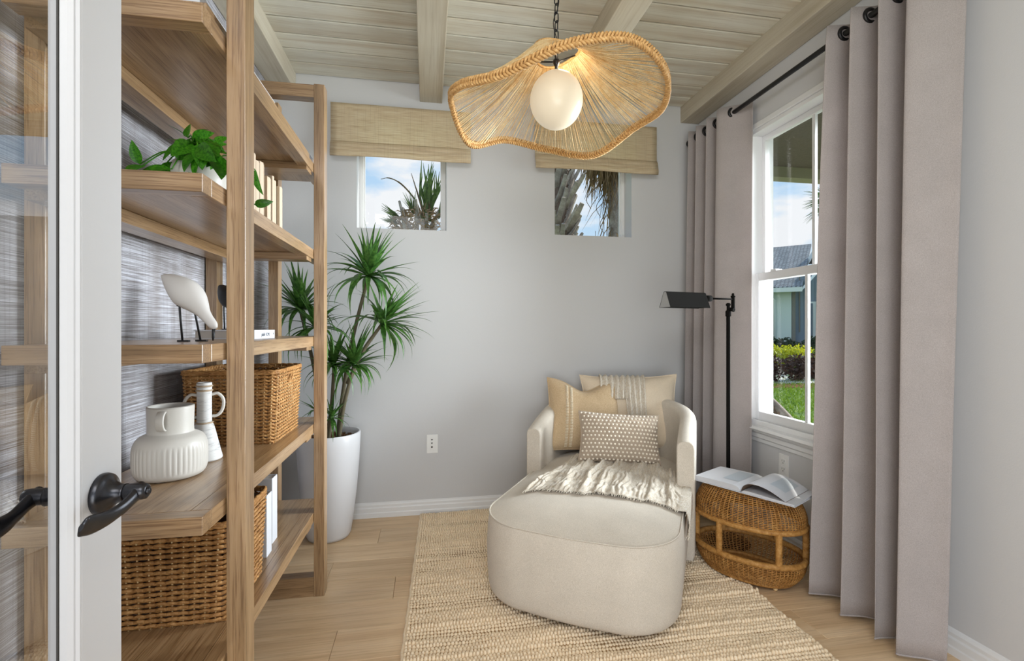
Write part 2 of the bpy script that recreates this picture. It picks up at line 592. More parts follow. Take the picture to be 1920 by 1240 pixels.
def shingles():
    k = Mat('roof_shingle', 0.9, 0.1)
    br = k.node('ShaderNodeTexBrick')
    k.l(k.coord((1, 1, 1)), br.inputs['Vector'])
    br.inputs['Scale'].default_value = 2.2
    br.inputs['Color1'].default_value = srgb(128, 134, 138)
    br.inputs['Color2'].default_value = srgb(158, 164, 168)
    br.inputs['Mortar'].default_value = srgb(98, 100, 104)
    br.inputs['Mortar Size'].default_value = 0.05
    k.col(br.outputs['Color'])
    return k.m
M['shingle'] = shingles()
M['stucco'] = plain('porch_stucco', srgb(112, 102, 96), 0.9, 0.1, 0, (26, 1.0, 0.02))
M['fascia'] = plain('porch_beam_paint', srgb(148, 142, 122), 0.8)
M['boot'] = weavemat('palm_boot', srgb(112, 98, 90), srgb(150, 138, 128), srgb(184, 172, 160), 6)
M['bark'] = weavemat('palm_bark', srgb(84, 66, 54), srgb(118, 96, 80), srgb(146, 124, 104), 8)
M['frond'] = leafmat('palm_frond', srgb(58, 84, 36), srgb(118, 144, 74), 0.5, 0.3)
M['dryfrond'] = leafmat('dry_frond', srgb(104, 80, 58), srgb(160, 134, 102), 0.7, 0.3)

# ------------------------------------------------------------------ the room
WL, WR, WB, CZ = -0.93, 1.87, 3.06, 2.72
REAR = -1.6
random.seed(3)
# floor of separate planks
floor = sempty('floor', (0, 0, 0))
sub = MB().box(WL - 0.15, REAR, -0.06, WR + 0.15, WB + 0.15, -0.012).build('subfloor', M['jute2'], floor)
pw_ = 0.187
y = WB
row = 0
plank_cache = {}
while y > REAR + 0.01:
    x = WL - (0.35 + 0.83 * ((row * 0.618) % 1.0))
    while x < WR:
        ln = 1.52
        x0, x1 = max(x, WL), min(x + ln, WR)
        if x1 - x0 > 0.03:
            key = round(x1 - x0, 3)
            if key not in plank_cache:
                hx, hy = (x1 - x0) / 2 - 0.0006, pw_ / 2 - 0.0006
                c = 0.0012
                b = MB()
                b.rings([[(-hx, -hy, -0.012), (hx, -hy, -0.012), (hx, hy, -0.012), (-hx, hy, -0.012)],
                         [(-hx, -hy, -c), (hx, -hy, -c), (hx, hy, -c), (-hx, hy, -c)],
                         [(-hx + c, -hy + c, 0), (hx - c, -hy + c, 0), (hx - c, hy - c, 0), (-hx + c, hy - c, 0)]], True, False, True, False)
                plank_cache[key] = b.mesh('floor_plank', M['floor'])
            link_mesh('plank', plank_cache[key], floor, ((x0 + x1) / 2, y - pw_ / 2, 0))
        x += ln
    y -= pw_
    row += 1

# ceiling: tongue-and-groove planks with beams
ceiling = sempty('ceiling', (0, 0, 0))
MB().box(WL - 0.15, REAR, CZ + 0.016, WR + 0.15, WB + 0.15, CZ + 0.1).build('deck', M['slot'], ceiling)
cw = 0.137
n = int((WB - REAR) / cw) + 1
b = MB()
hx, hy, c = (WR - WL) / 2, cw / 2 - 0.0042, 0.004
b.rings([[(-hx, -hy, 0.016), (hx, -hy, 0.016), (hx, hy, 0.016), (-hx, hy, 0.016)],
         [(-hx, -hy, c), (hx, -hy, c), (hx, hy, c), (-hx, hy, c)],
         [(-hx, -hy + c, 0), (hx, -hy + c, 0), (hx, hy - c, 0), (-hx, hy - c, 0)]], True, False, True, False)
b.f = [f[::-1] for f in b.f]
me = b.mesh('ceiling_plank', M['ceil'])
for i in range(n):
    link_mesh('plank', me, ceiling, ((WL + WR) / 2, WB - cw * (i + 0.5), CZ))
for (x0, x1) in ((-0.93, -0.79), (-0.053, 0.087), (0.83, 0.97), (1.733, 1.868)):
    MB().box(x0, REAR, 2.61, x1, WB, CZ + 0.01).build('beam', M['beam'], ceiling, bevel=0.004)

# walls
wb = MB()
W2 = WB + 0.16
OP1 = (-0.436, 0.114)
OP2 = (0.828, 1.371)
OZ = (1.80, 2.44)
xs = [WL - 0.15, OP1[0], OP1[1], OP2[0], OP2[1], WR + 0.15]
for i in range(5):
    if i in (1, 3):
        wb.box(xs[i], WB, -0.2, xs[i + 1], W2, OZ[0]).box(xs[i], WB, OZ[1], xs[i + 1], W2, 3.0)
    else:
        wb.box(xs[i], WB, -0.2, xs[i + 1], W2, 3.0)
struct(wb.build('wall_back', M['wall']))
wr = MB()
WY0, WY1, WZ0, WZ1 = 1.74, 2.53, 0.62, 2.33
W3 = WR + 0.16
wr.box(WR, REAR, -0.2, W3, WY0, 3.0).box(WR, WY1, -0.2, W3, WB, 3.0)
wr.box(WR, WY0, -0.2, W3, WY1, WZ0).box(WR, WY0, WZ1, W3, WY1, 3.0)
struct(wr.build('wall_right', M['wall']))
struct(MB().box(WL - 0.15, REAR, -0.2, WL, WB, 3.0).build('wall_left', M['grass_cloth']))

def base_prof(h=0.092):
    return [(0, 0), (0.016, 0), (0.016, h * 0.30), (0.013, h * 0.36), (0.013, h * 0.62), (0.009, h * 0.70), (0.009, h * 0.84), (0.005, h * 0.93), (0, h)]
b = MB()
p = base_prof()
b.prism([(WL, WB - a, z) for a, z in p], (WR - WL, 0, 0))
struct(b.build('baseboard_back', M['white']))
b = MB()
b.prism([(WR - a, WB, z) for a, z in p], (0, REAR - WB, 0))
struct(b.build('baseboard_right', M['white']))

# small high windows in the back wall
def small_window(name, x0, x1):
    w = sempty(name, ((x0 + x1) / 2, WB + 0.12, OZ[0]))
    gy = WB + 0.115
    f = 0.026
    MB().box(x0, gy, OZ[0], x0 + f, gy + 0.04, OZ[1]).box(x1 - f, gy, OZ[0], x1, gy + 0.04, OZ[1]) \
        .box(x0 + f, gy, OZ[0], x1 - f, gy + 0.04, OZ[0] + 0.012).box(x0 + f, gy, OZ[1] - f, x1 - f, gy + 0.04, OZ[1]) \
        .build('window_frame', M['white'], w, bevel=0.003)
    g = f + 0.008
    MB().box(x0 + f, gy + 0.012, OZ[0] + 0.012, x0 + g, gy + 0.03, OZ[1] - f).box(x1 - g, gy + 0.012, OZ[0] + 0.012, x1 - f, gy + 0.03, OZ[1] - f) \
        .build('glazing_bead', M['white'], w)
    MB().add([(x0 + f, gy + 0.022, OZ[0] + 0.012), (x1 - f, gy + 0.022, OZ[0] + 0.012), (x1 - f, gy + 0.022, OZ[1] - f), (x0 + f, gy + 0.022, OZ[1] - f)], [(0, 1, 2, 3)]) \
        .build('pane', M['glass'], w)
small_window('window_1', *OP1)
small_window('window_2', *OP2)

# double-hung window in the right wall
w3 = sempty('window_3', (WR, 2.135, WZ0))
def rect_frame(b, x0, x1, y0, y1, z0, z1, t, tb=None, tt=None):
    tb = tb or t
    tt = tt or t
    b.box(x0, y0, z0, x1, y0 + t, z1).box(x0, y1 - t, z0, x1, y1, z1)
    b.box(x0, y0 + t, z0, x1, y1 - t, z0 + tb).box(x0, y0 + t, z1 - tt, x1, y1 - t, z1)
    return b
rect_frame(MB(), WR - 0.012, WR + 0.002, WY0 - 0.028, WY1 + 0.028, WZ0, WZ1 + 0.03, 0.03).build('casing', M['white'], w3, bevel=0.003)
rect_frame(MB(), WR, WR + 0.15, WY0, WY1, WZ0, WZ1, 0.022).build('window_frame', M['white'], w3, bevel=0.002)
MZ = 1.475
us = rect_frame(MB(), WR + 0.075, WR + 0.105, WY0 + 0.022, WY1 - 0.022, MZ - 0.02, WZ1 - 0.022, 0.024, 0.04, 0.03).build('upper_sash', M['white'], w3, bevel=0.002)
ls = rect_frame(MB(), WR + 0.03, WR + 0.065, WY0 + 0.022, WY1 - 0.022, WZ0 + 0.022, MZ + 0.022, 0.028, 0.05, 0.044).build('lower_sash', M['white'], w3, bevel=0.002)
MB().box(WR + 0.082, 2.127, MZ + 0.02, WR + 0.098, 2.145, WZ1 - 0.05).build('muntin', M['white'], us)
MB().box(WR + 0.04, 2.127, WZ0 + 0.07, WR + 0.056, 2.145, MZ - 0.02).build('muntin', M['white'], ls)
def pane_x(par, x, z0, z1):
    MB().add([(x, WY0 + 0.04, z0), (x, WY1 - 0.04, z0), (x, WY1 - 0.04, z1), (x, WY0 + 0.04, z1)], [(0, 1, 2, 3)]).build('pane', M['glass'], par)
pane_x(us, WR + 0.09, MZ, WZ1 - 0.04)
pane_x(ls, WR + 0.048, WZ0 + 0.06, MZ)
MB().box(WR + 0.018, 2.33, MZ + 0.02, WR + 0.06, 2.37, MZ + 0.032).build('sash_lock', M['white'], ls, bevel=0.003)
b = MB()
b.prism([(WR + 0.03, 1.64, 0.60), (WR - 0.05, 1.64, 0.60), (WR - 0.056, 1.64, 0.608), (WR - 0.05, 1.64, 0.622), (WR + 0.03, 1.64, 0.628)], (0, 0.985, 0))
b.build('window_sill', M['white'], w3)
b = MB()
b.prism([(WR, 1.66, 0.60), (WR - 0.035, 1.66, 0.60), (WR - 0.033, 1.66, 0.588), (WR - 0.02, 1.66, 0.578), (WR - 0.02, 1.66, 0.556), (WR - 0.012, 1.66, 0.548), (WR - 0.012, 1.66, 0.53), (WR, 1.66, 0.525)], (0, 0.95, 0))
b.build('apron', M['white'], w3)

# glazed door standing open along the left, its latch edge in view
DX, DT = -0.53, 0.042
door = sempty('door_1', (DX, 0.94, 0))
LE = 0.94
HE = LE - 0.76
ST = 0.099
b = MB()
b.box(DX - DT, LE - ST, 0.012, DX, LE, 2.05).box(DX - DT, HE, 0.012, DX, HE + ST, 2.05)
b.box(DX - DT, HE + ST, 0.012, DX, LE - ST, 0.22).box(DX - DT, HE + ST, 1.95, DX, LE - ST, 2.05)
b.build('door_frame', M['door'], door, bevel=0.002)
b = MB()
y1, y0 = LE - ST, HE + ST
# sticking moulding round the glass, both faces
for s, x in ((1, DX), (-1, DX - DT)):
    pr = [(0, 0), (0, -0.003), (-0.004 * s, -0.006), (-0.004 * s, -0.010), (-0.010 * s, -0.014), (-0.019 * s, -0.016), (-0.019 * s, 0)]
    b.prism([(x + a, y1 + c, 0.22) for a, c in pr], (0, 0, 1.73))
    b.prism([(x + a, y0 - c, 0.22) for a, c in pr], (0, 0, 1.73))
    b.prism([(x + a, y0, 0.22 - c) for a, c in pr], (0, y1 - y0, 0))
    b.prism([(x + a, y0, 1.95 + c) for a, c in pr], (0, y1 - y0, 0))
b.build('glazing_bead', M['door'], door)
xg = DX - DT / 2
MB().box(xg - 0.0012, y1 - 0.0175, 0.23, xg + 0.0012, y1 - 0.015, 1.94).build('gasket', M['slot'], door)
MB().add([(xg, y0 + 0.01, 0.23), (xg, y1 - 0.01, 0.23), (xg, y1 - 0.01, 1.94), (xg, y0 + 0.01, 1.94)], [(0, 1, 2, 3)]).build('pane', M['door_glass'], door)
HY, HZ = LE - 0.052, 0.903
for s, x in ((1, DX), (-1, DX - DT)):
    h = MB()
    pr = [(0.0335, 0), (0.034, 0.004), (0.0325, 0.009), (0.031, 0.0105), (0.0265, 0.0125), (0.020, 0.018), (0.0155, 0.026), (0.0145, 0.033), (0.0150, 0.036)]
    h.lathe([(r_, d * s) for r_, d in pr], 40, (x, HY, HZ), 'x')
    ho = h.build('door_handle', M['bronze'], door, label='dark bronze lever handle with round rose')
    k = MB()
    k.lathe([(0.0128, 0.034 * s), (0.0135, 0.037 * s), (0.0135, 0.060 * s), (0.0125, 0.066 * s), (0.009, 0.068 * s)], 28, (x, HY, HZ + 0.001), 'x')
    if s > 0:
        k.lathe([(0.006, 0.066), (0.006, 0.0705), (0.004, 0.0715)], 20, (x, HY, HZ + 0.001), 'x')
    # wavy lever running towards the hinge side
    pts = [(x + 0.053 * s, HY + 0.008, HZ + 0.002), (x + 0.053 * s, HY - 0.014, HZ - 0.004), (x + 0.051 * s, HY - 0.036, HZ - 0.012),
           (x + 0.047 * s, HY - 0.060, HZ - 0.017), (x + 0.044 * s, HY - 0.084, HZ - 0.017), (x + 0.043 * s, HY - 0.105, HZ - 0.013), (x + 0.043 * s, HY - 0.116, HZ - 0.011)]
    pts = catmull(pts, 5)
    nn = len(pts)
    rs = []
    for i, q in enumerate(pts):
        t = i / (nn - 1)
        tw = pw(t, [0, 0.3, 0.65, 1], [0.0, 0.1, 0.3, 0.45]) * s
        wv = pw(t, [0, 0.12, 0.4, 0.75, 0.93, 1], [0.0135, 0.012, 0.011, 0.0165, 0.0155, 0.006])
        th = pw(t, [0, 0.15, 0.4, 0.8, 1], [0.011, 0.008, 0.0065, 0.006, 0.003])
        A = Vector((math.sin(tw), 0, math.cos(tw)))
        B = Vector((math.cos(tw), 0, -math.sin(tw)))
        rs.append([q + A * (wv * math.cos(a)) + B * (th * math.sin(a)) for a in [2 * PI * j / 18 for j in range(18)]])
    k.rings(rs, True, True, True)
    k.build('lever', M['bronze'], ho)

# wall plates
plate = thing('wall_control_plate', 'white wall plate with three dark arrow buttons on back wall', 'wall plate', (0.025, WB, 0.442))
MB().box(-0.01, WB - 0.005, 0.383, 0.06, WB, 0.501).build('plate', M['plastic'], plate, bevel=0.003)
MB().box(0.012, WB - 0.007, 0.405, 0.038, WB - 0.004, 0.48).build('insert', M['plastic'], plate, bevel=0.001)
for i, z in enumerate((0.468, 0.446, 0.423)):
    b = MB()
    if i < 2:
        b.prism([(0.016, WB - 0.0071, z + 0.005), (0.029, WB - 0.0071, z + 0.005), (0.0225, WB - 0.0071, z - 0.005)], (0, -0.001, 0))
    else:
        b.lathe([(0.006, 0), (0.006, -0.0012)], 16, (0.0225, WB - 0.0069, z), 'y')
    b.build('button', M['slot'], plate)
out = thing('electrical_outlet', 'white duplex outlet on right wall under the window sill', 'outlet', (WR, 2.243, 0.445))
MB().box(WR - 0.005, 2.206, 0.385, WR, 2.278, 0.503).build('plate', M['plastic'], out, bevel=0.003)
for z in (0.466, 0.424):
    f = MB().box(WR - 0.007, 2.225, z - 0.016, WR - 0.004, 2.259, z + 0.016).build('socket', M['plastic'], out, bevel=0.003)
    MB().box(WR - 0.0076, 2.233, z - 0.002, WR - 0.0068, 2.2355, z + 0.008).box(WR - 0.0076, 2.2485, z - 0.002, WR - 0.0068, 2.251, z + 0.008) \
        .box(WR - 0.0076, 2.240, z - 0.011, WR - 0.0068, 2.245, z - 0.006).build('slot', M['slot'], f)

# ------------------------------------------------------------------ outdoors
GR = -0.18
def blades(b, n, area, h0, h1, w, seed, z=GR, lean=0.5):
    rg = random.Random(seed)
    for _ in range(n):
        x, y = area(rg)
        a = rg.uniform(0, 2 * PI)
        h = rg.uniform(h0, h1)
        dx, dy = math.cos(a), math.sin(a)
        lx, ly = rg.gauss(0, lean) * h, rg.gauss(0, lean) * h
        b.add([(x - dx * w, y - dy * w, z), (x + dx * w, y + dy * w, z), (x + lx, y + ly, z + h)], [(0, 1, 2)])
lawn = MB().box(-45, -20, GR - 0.3, 70, 80, GR - 0.02).build('lawn_ground', M['lawn'])
struct(lawn)
b = MB()
blades(b, 16000, lambda r: (lambda t, s: (5.0 + t * 4.6 + s * 0.75, 5.9 + t * 6.2 - s * 0.66))(r.random(), r.uniform(-2.6, 2.6)), 0.03, 0.10, 0.012, 5, GR - 0.02)
b.build('grass', M['blade'], lawn, kind='stuff')
porch_floor = MB().box(WR + 0.16, -3, GR - 0.1, 4.05, 9, -0.06).build('porch_floor', M['concrete'])
struct(porch_floor)
porch = sempty('porch_roof', (3.0, 3, 2.8))
MB().box(WR + 0.14, -4, 2.80, 4.4, 4.36, 3.0).build('soffit', M['stucco'], porch)
MB().box(WR + 0.16, 4.22, 2.695, 4.4, 4.36, 2.81).build('edge_beam', M['fascia'], porch)

# garden: facing frame at the neighbour's house
HO = ray(1484, 616).xy * 22.0
hr = Vector((0.760, -0.649))
hf = Vector((0.649, 0.760))
def hp(e, d, z):
    q = HO + hr * e + hf * d
    return Vector((q.x, q.y, z))
house = thing('neighbour_house', 'neighbouring house with grey shingle roof seen through the large window', 'house', hp(0, 0, GR))
b = MB()
b.prism([hp(-9, 0, GR), hp(0, 0, GR), hp(0, 0, 2.95), hp(-9, 0, 2.95)], hf.to_3d() * 6)
b.build('side_wall', M['siding'], house)
b = MB()
b.prism([hp(0, 0.25, GR), hp(5, 0.25, GR), hp(5, 0.25, 4.0), hp(2.5, 0.25, 5.4), hp(0, 0.25, 3.3)], hf.to_3d() * 6)
bw = b.build('gable_wall', M['batten'], house)
for i in range(22):
    e = 0.30 + i * 0.215
    MB().prism([hp(e, 0.25, 1.0), hp(e + 0.05, 0.25, 1.0), hp(e + 0.05, 0.25, min(3.4 + e * 0.8, 4.4)), hp(e, 0.25, min(3.4 + e * 0.8, 4.4))], hf.to_3d() * -0.04).build('batten_strip', M['taupetrim'] if i == 0 else M['batten'], bw)
MB().prism([hp(0.02, 0.0, 0.45), hp(0.16, 0.0, 0.45), hp(0.16, 0.0, 3.3), hp(0.02, 0.0, 3.3)], hf.to_3d() * 0.2).build('corner_board', M['taupetrim'], house)
b = MB()
ov = -0.45
b.prism([hp(-9, ov, 2.98), hp(0.42, ov, 2.98), hp(0.95, 5.6, 5.75), hp(-9, 5.6, 5.55)], (0, 0, 0.12))
b.build('roof', M['shingle'], house)
b = MB()
b.prism([hp(0.42, 0.1, 3.0), hp(5.4, 0.1, 4.6), hp(5.0, 4.5, 5.1), hp(1.0, 4.5, 5.0)], (0, 0, 0.1))
MB().prism([hp(-9, ov - 0.1, 2.84), hp(0.42, ov - 0.1, 2.84), hp(0.42, ov - 0.1, 3.04), hp(-9, ov - 0.1, 3.04)], hf.to_3d() * 0.12).build('gutter', M['housetrim'], house)
MB().prism([hp(0.30, ov, 2.86), hp(0.44, ov, 2.92), hp(1.30, ov + 0.5, 4.02), hp(1.16, ov + 0.5, 4.06)], hf.to_3d() * 0.15).build('rake_board', M['housetrim'], house)
MB().prism([hp(0.55, 3.2, 4.45), hp(0.72, 3.2, 4.45), hp(1.36, 3.2, 5.7), hp(1.26, 3.2, 5.8)], hf.to_3d() * 0.2).build('rake_board', M['housetrim'], house)
MB().prism([hp(0.75, 3.4, 4.5), hp(1.36, 3.4, 4.5), hp(1.36, 3.4, 5.55)], hf.to_3d() * 0.1).build('dormer_face', M['taupetrim'], house)
b = MB()
b.prism([hp(0.9, 0.9, 4.05), hp(6, 0.9, 4.5), hp(6, 5, 5.2), hp(0.9, 5, 5.0)], (0, 0, 0.12))
b.build('roof', M['shingle'], house)
MB().tube([hp(-0.92, -0.42, 2.86), hp(-0.92, -0.3, 2.7), hp(-0.70, -0.08, 2.5), hp(-0.70, -0.08, GR)], 0.07, 6).build('downspout', M['housetrim'], house)
wn_ = MB().prism([hp(0.62, 0.2, 0.75), hp(1.02, 0.2, 0.75), hp(1.02, 0.2, 2.4), hp(0.62, 0.2, 2.4)], hf.to_3d() * -0.05).build('window', M['housetrim'], house)
MB().prism([hp(0.66, 0.1, 0.82), hp(0.84, 0.1, 0.82), hp(0.84, 0.1, 2.32), hp(0.66, 0.1, 2.32)], hf.to_3d() * -0.03).build('pane', M['housewin'], wn_)
MB().prism([hp(0.98, 0.13, 0.7), hp(1.10, 0.13, 0.7), hp(1.10, 0.13, 2.5), hp(0.98, 0.13, 2.5)], hf.to_3d() * -0.05).build('window_trim', M['taupetrim'], house)
MB().prism([hp(-1.0, -0.12, 0.42), hp(5, -0.12, 0.42), hp(5, -0.12, 0.55), hp(-1.0, -0.12, 0.55)], hf.to_3d() * 0.3).build('ledge_cap', M['taupetrim'], house)
rg = random.Random(8)
for r_ in range(3):
    e = -0.95
    while e < 2.2:
        w_ = rg.uniform(0.14, 0.3)
        z0 = GR + 0.02 + r_ * 0.2
        MB().prism([hp(e, -0.03, z0), hp(e + w_ - 0.02, -0.03, z0 + rg.uniform(0, 0.02)), hp(e + w_ - 0.02, -0.03, z0 + 0.18), hp(e, -0.03, z0 + 0.17)], hf.to_3d() * -rg.uniform(0.05, 0.09)).build('stone', M['stone'], house)
        e += w_

def leaf_cloud(b, c, rad, n, size, seed, shell=0.5):
    rg = random.Random(seed)
    c = Vector(c)
    for _ in range(n):
        d = Vector((rg.gauss(0, 1), rg.gauss(0, 1), rg.gauss(0, 1))).normalized() * (shell + (1 - shell) * rg.random())
        q = c + Vector((d.x * rad[0], d.y * rad[1], d.z * rad[2]))
        a = Vector((rg.gauss(0, 1), rg.gauss(0, 1), rg.gauss(0.5, 1))).normalized()
        t = a.orthogonal().normalized()
        t = Matrix.Rotation(rg.uniform(0, 6.28), 3, a) @ t
        u = a.cross(t)
        s_ = size * rg.uniform(0.6, 1.3)
        b.add([q - t * s_, q + u * s_ * 0.45 + a * s_ * 0.15, q + t * s_, q - u * s_ * 0.45 + a * s_ * 0.15], [(0, 1, 2), (0, 2, 3)])
def shrub(name, label, cat, px, t, rad, zc, mat, n, size, seed, group=None):
    q = ray(px, 616).xy * t
    s_ = thing(name, label, cat, (q.x, q.y, GR), 0, group)
    b = MB()
    leaf_cloud(b, (q.x, q.y, zc), rad, n, size, seed, 0.35)
    b.build('foliage', mat, s_, kind='stuff')
    b = MB()
    for k in range(4):
        a = k * 1.6 + seed
        b.tube([(q.x, q.y, GR - 0.02), (q.x + math.cos(a) * rad[0] * 0.4, q.y + math.sin(a) * rad[1] * 0.4, zc)], [0.03, 0.012], 5)
    b.build('stems', M['bark'], s_)
    return s_
shrub('evergreen_shrub', 'dark evergreen shrub by the neighbour house beside the downspout', 'shrub', 1440, 20.5, (0.55, 0.55, 0.5), 0.32, M['darkshrub'], 900, 0.09, 1, 'foundation shrubs')
shrub('evergreen_shrub', 'dark evergreen shrub before the stone ledge, between window edge and muntin', 'shrub', 1474, 20.5, (0.6, 0.6, 0.5), 0.28, M['darkshrub'], 900, 0.09, 2, 'foundation shrubs')
shrub('evergreen_shrub', 'dark evergreen shrub right of the lower window muntin', 'shrub', 1527, 20.5, (0.6, 0.6, 0.55), 0.32, M['darkshrub'], 900, 0.09, 3, 'foundation shrubs')
ylab = ['bright yellow shrub nearest the window jamb', 'bright yellow shrub in the middle of the hedge row', 'bright yellow shrub just left of the lower muntin']
for i, px in enumerate((1446, 1474, 1500)):
    shrub('yellow_shrub', ylab[i], 'shrub', px, 14.0, (0.42, 0.42, 0.36), 0.34, M['yellow'], 900, 0.055, 11 + i, 'yellow hedge shrubs')
blab = ['dark burgundy shrub at the left of the lower window pane', 'dark burgundy shrub behind the lower muntin', 'dark burgundy shrub right of the muntin beside the curtain']
for i, (px, t_) in enumerate(((1441, 12.0), (1496, 12.2), (1527, 12.6))):
    shrub('burgundy_shrub', blab[i], 'shrub', px, t_, (0.40, 0.40, 0.36), 0.16, M['burgundy'], 800, 0.06, 21 + i, 'burgundy shrubs')
q = ray(1526, 616).xy * 13.2
rd = thing('strappy_plant', 'green strappy leaved clump beside the yellow shrubs', 'plant', (q.x, q.y, GR))
b = MB()
blades(b, 160, lambda r: (q.x + r.gauss(0, 0.2), q.y + r.gauss(0, 0.2)), 0.4, 0.95, 0.018, 31, GR, 0.35)
b.build('foliage', M['reed'], rd, kind='stuff')
# garden bed, edging and pale walk
def strip(name, t0, t1, z0, z1, mat):
    a0, a1 = ray(1300, 616).xy, ray(1700, 616).xy
    b = MB()
    b.prism([(a0.x * t0, a0.y * t0, z0), (a1.x * t0, a1.y * t0, z0), (a1.x * t1, a1.y * t1, z0), (a0.x * t1, a0.y * t1, z0)], (0, 0, z1 - z0))
    return b.build(name, mat)
struct(strip('mulch_bed', 10.9, 13.6, GR - 0.05, GR - 0.005, M['mulch']))
struct(strip('garden_walk', 11.7, 14.6, GR - 0.04, GR + 0.015, M['concrete']))

# palms
def ribbon(b, pts, w, side):
    side = Vector(side).normalized()
    vs = []
    n = len(pts)
    for i, p in enumerate(pts):
        k = w * (1 - (i / (n - 1)) ** 2 * 0.9)
        vs += [Vector(p) - side * k, Vector(p) + side * k]
    b.add(vs, [(2 * i, 2 * i + 1, 2 * i + 3, 2 * i + 2) for i in range(n - 1)])
def fan(b, base, d, length, spread, n, rg, w=0.03):
    d = Vector(d).normalized()
    base = Vector(base)
    sd = d.cross(Vector((0, 0, 1)))
    if sd.length < 0.2:
        sd = Vector((1, 0, 0))
    sd.normalize()
    for k in range(n):
        a = spread * (k / (n - 1) - 0.5)
        dd = (d * math.cos(a) + sd * math.sin(a)).normalized()
        l_ = length * (0.8 + 0.2 * math.cos(a)) * rg.uniform(0.85, 1.05)
        dr = Vector((0, 0, -0.18 * l_))
        ribbon(b, [base, base + dd * l_ * 0.5 + dr * 0.1, base + dd * l_ + dr * rg.uniform(0.2, 1)], w * 0.5, dd.cross(d) + Vector((rg.gauss(0, .3), rg.gauss(0, .3), rg.gauss(0, .3))))
boot_me = None
def palm_boot_mesh():
    b = MB()
    L_ = 0.34
    rs = []
    for t, w_, th in ((0, 0.050, 0.018), (0.35, 0.034, 0.016), (0.8, 0.027, 0.012), (1.0, 0.024, 0.010)):
        x = L_ * t
        z = 0.05 * t * t
        rs.append([(x, -w_, z - th), (x, w_, z - th), (x, w_ * 0.8, z + th), (x, -w_ * 0.8, z + th)])
    b.rings(rs, True, True, True, False)
    return b.mesh('palm_boot', M['boot'])
BOOT = palm_boot_mesh()
def boots(par, c, r, z0, z1, n, elev=(50, 62), sc=1.0, seed=0):
    rg = random.Random(seed)
    for i in range(n):
        a = i * 2.39996
        z = lerp(z0, z1, i / n)
        el = R(rg.uniform(*elev))
        s_ = sc * rg.uniform(0.85, 1.15)
        link_mesh('boot', BOOT, par, (math.cos(a) * r * 0.85, math.sin(a) * r * 0.85, z - par.location.z), (rg.uniform(-.5, .5), -el, a + rg.choice((-1, 1)) * rg.uniform(0.5, 1.1)), (s_, s_, s_))
rg = random.Random(40)
# palm A in the left small window: shaggy top with a few fronds
c = onY(783, 440, 7.0)
pa = thing('palm_tree', 'short palm with shaggy brown crown and upright fronds beyond left window', 'palm tree', (c.x, c.y, GR), 0, 'palms behind the house')
MB().tube([(c.x, c.y, GR - 0.05), (c.x, c.y, 1.6), (c.x, c.y, c.z - 0.1)], [0.2, 0.18, 0.22], 12).build('trunk', M['bark'], pa)
b = MB()
for k in range(620):
    a = rg.uniform(0, 2 * PI)
    z = rg.uniform(-0.45, 0.34)
    r_ = 0.30 * math.sqrt(max(0, 1 - (max(z, 0) / 0.42) ** 2)) * rg.uniform(0.7, 1.15)
    p0 = Vector((c.x + math.cos(a) * r_, c.y + math.sin(a) * r_, c.z + z))
    d = Vector((math.cos(a + rg.gauss(0, .8)), math.sin(a + rg.gauss(0, .8)), rg.gauss(0.3, 0.7))).normalized()
    ribbon(b, [p0, p0 + d * 0.09, p0 + d * 0.16 + Vector((0, 0, -0.05))], rg.uniform(0.008, 0.022), (rg.gauss(0, 1), rg.gauss(0, 1), rg.gauss(0, 1)))
b.build('fibre', M['dryfrond'], pa, kind='stuff')
boots(pa, c, 0.2, c.z - 0.45, c.z + 0.2, 26, (45, 75), 0.9, 4)
b = MB()
s0 = onY(800, 415, 7.0)
for k in range(26):
    t = onY(810 + rg.gauss(0, 12), 300 + abs(rg.gauss(0, 26)), 7.0 + rg.gauss(0, 0.1))
    ribbon(b, [s0 + Vector((rg.gauss(0, .04), rg.gauss(0, .04), 0)), s0.lerp(t, 0.55) + Vector((rg.gauss(0, .05), rg.gauss(0, .05), 0)), t], rg.uniform(0.016, 0.03), (1, rg.gauss(0, .5), 0))
for (px, py, qx, qy, n_, sp) in ((752, 412, 722, 388, 16, 1.5), (748, 420, 720, 408, 12, 1.2), (775, 402, 766, 362, 14, 1.2), (745, 426, 735, 400, 10, 1.2), (822, 410, 836, 372, 14, 1.0)):
    a0, a1 = onY(px, py, 6.95), onY(qx, qy, 6.9)
    fan(b, a0, (a1 - a0), (a1 - a0).length * 1.25, sp, n_, rg, 0.03)
b.build('fronds', M['frond'], pa, kind='stuff')
b = MB()
b.tube(catmull([onY(p_, q_, 6.95) for p_, q_ in ((792, 405), (776, 372), (752, 345), (730, 334), (714, 336))], 5), [0.012] * 12 + [0.008] * 5 + [0.004] * 4, 5)
b.tube([onY(794, 402, 6.95), onY(782, 360, 6.95), onY(771, 325, 6.95)], [0.014, 0.012, 0.004], 5)
b.tube([onY(806, 400, 6.95), onY(801, 352, 6.95)], [0.014, 0.006], 5)
b.build('flower_stalks', M['dryfrond'], pa)
# palm B, trunk with criss-cross boots close behind the right small window
c = onY(1043, 440, 5.4)
pb = thing('palm_tree', 'palm trunk clad in criss-cross grey boots beyond the right small window', 'palm tree', (c.x, c.y, GR), 0, 'palms behind the house')
MB().tube([(c.x, c.y, GR - 0.05), (c.x, c.y, 2.0), (c.x, c.y, 4.4)], [0.15, 0.14, 0.14], 14).build('trunk', M['bark'], pb)
boots(pb, c, 0.13, 1.5, 4.0, 190, (44, 62), 1.0, 9)
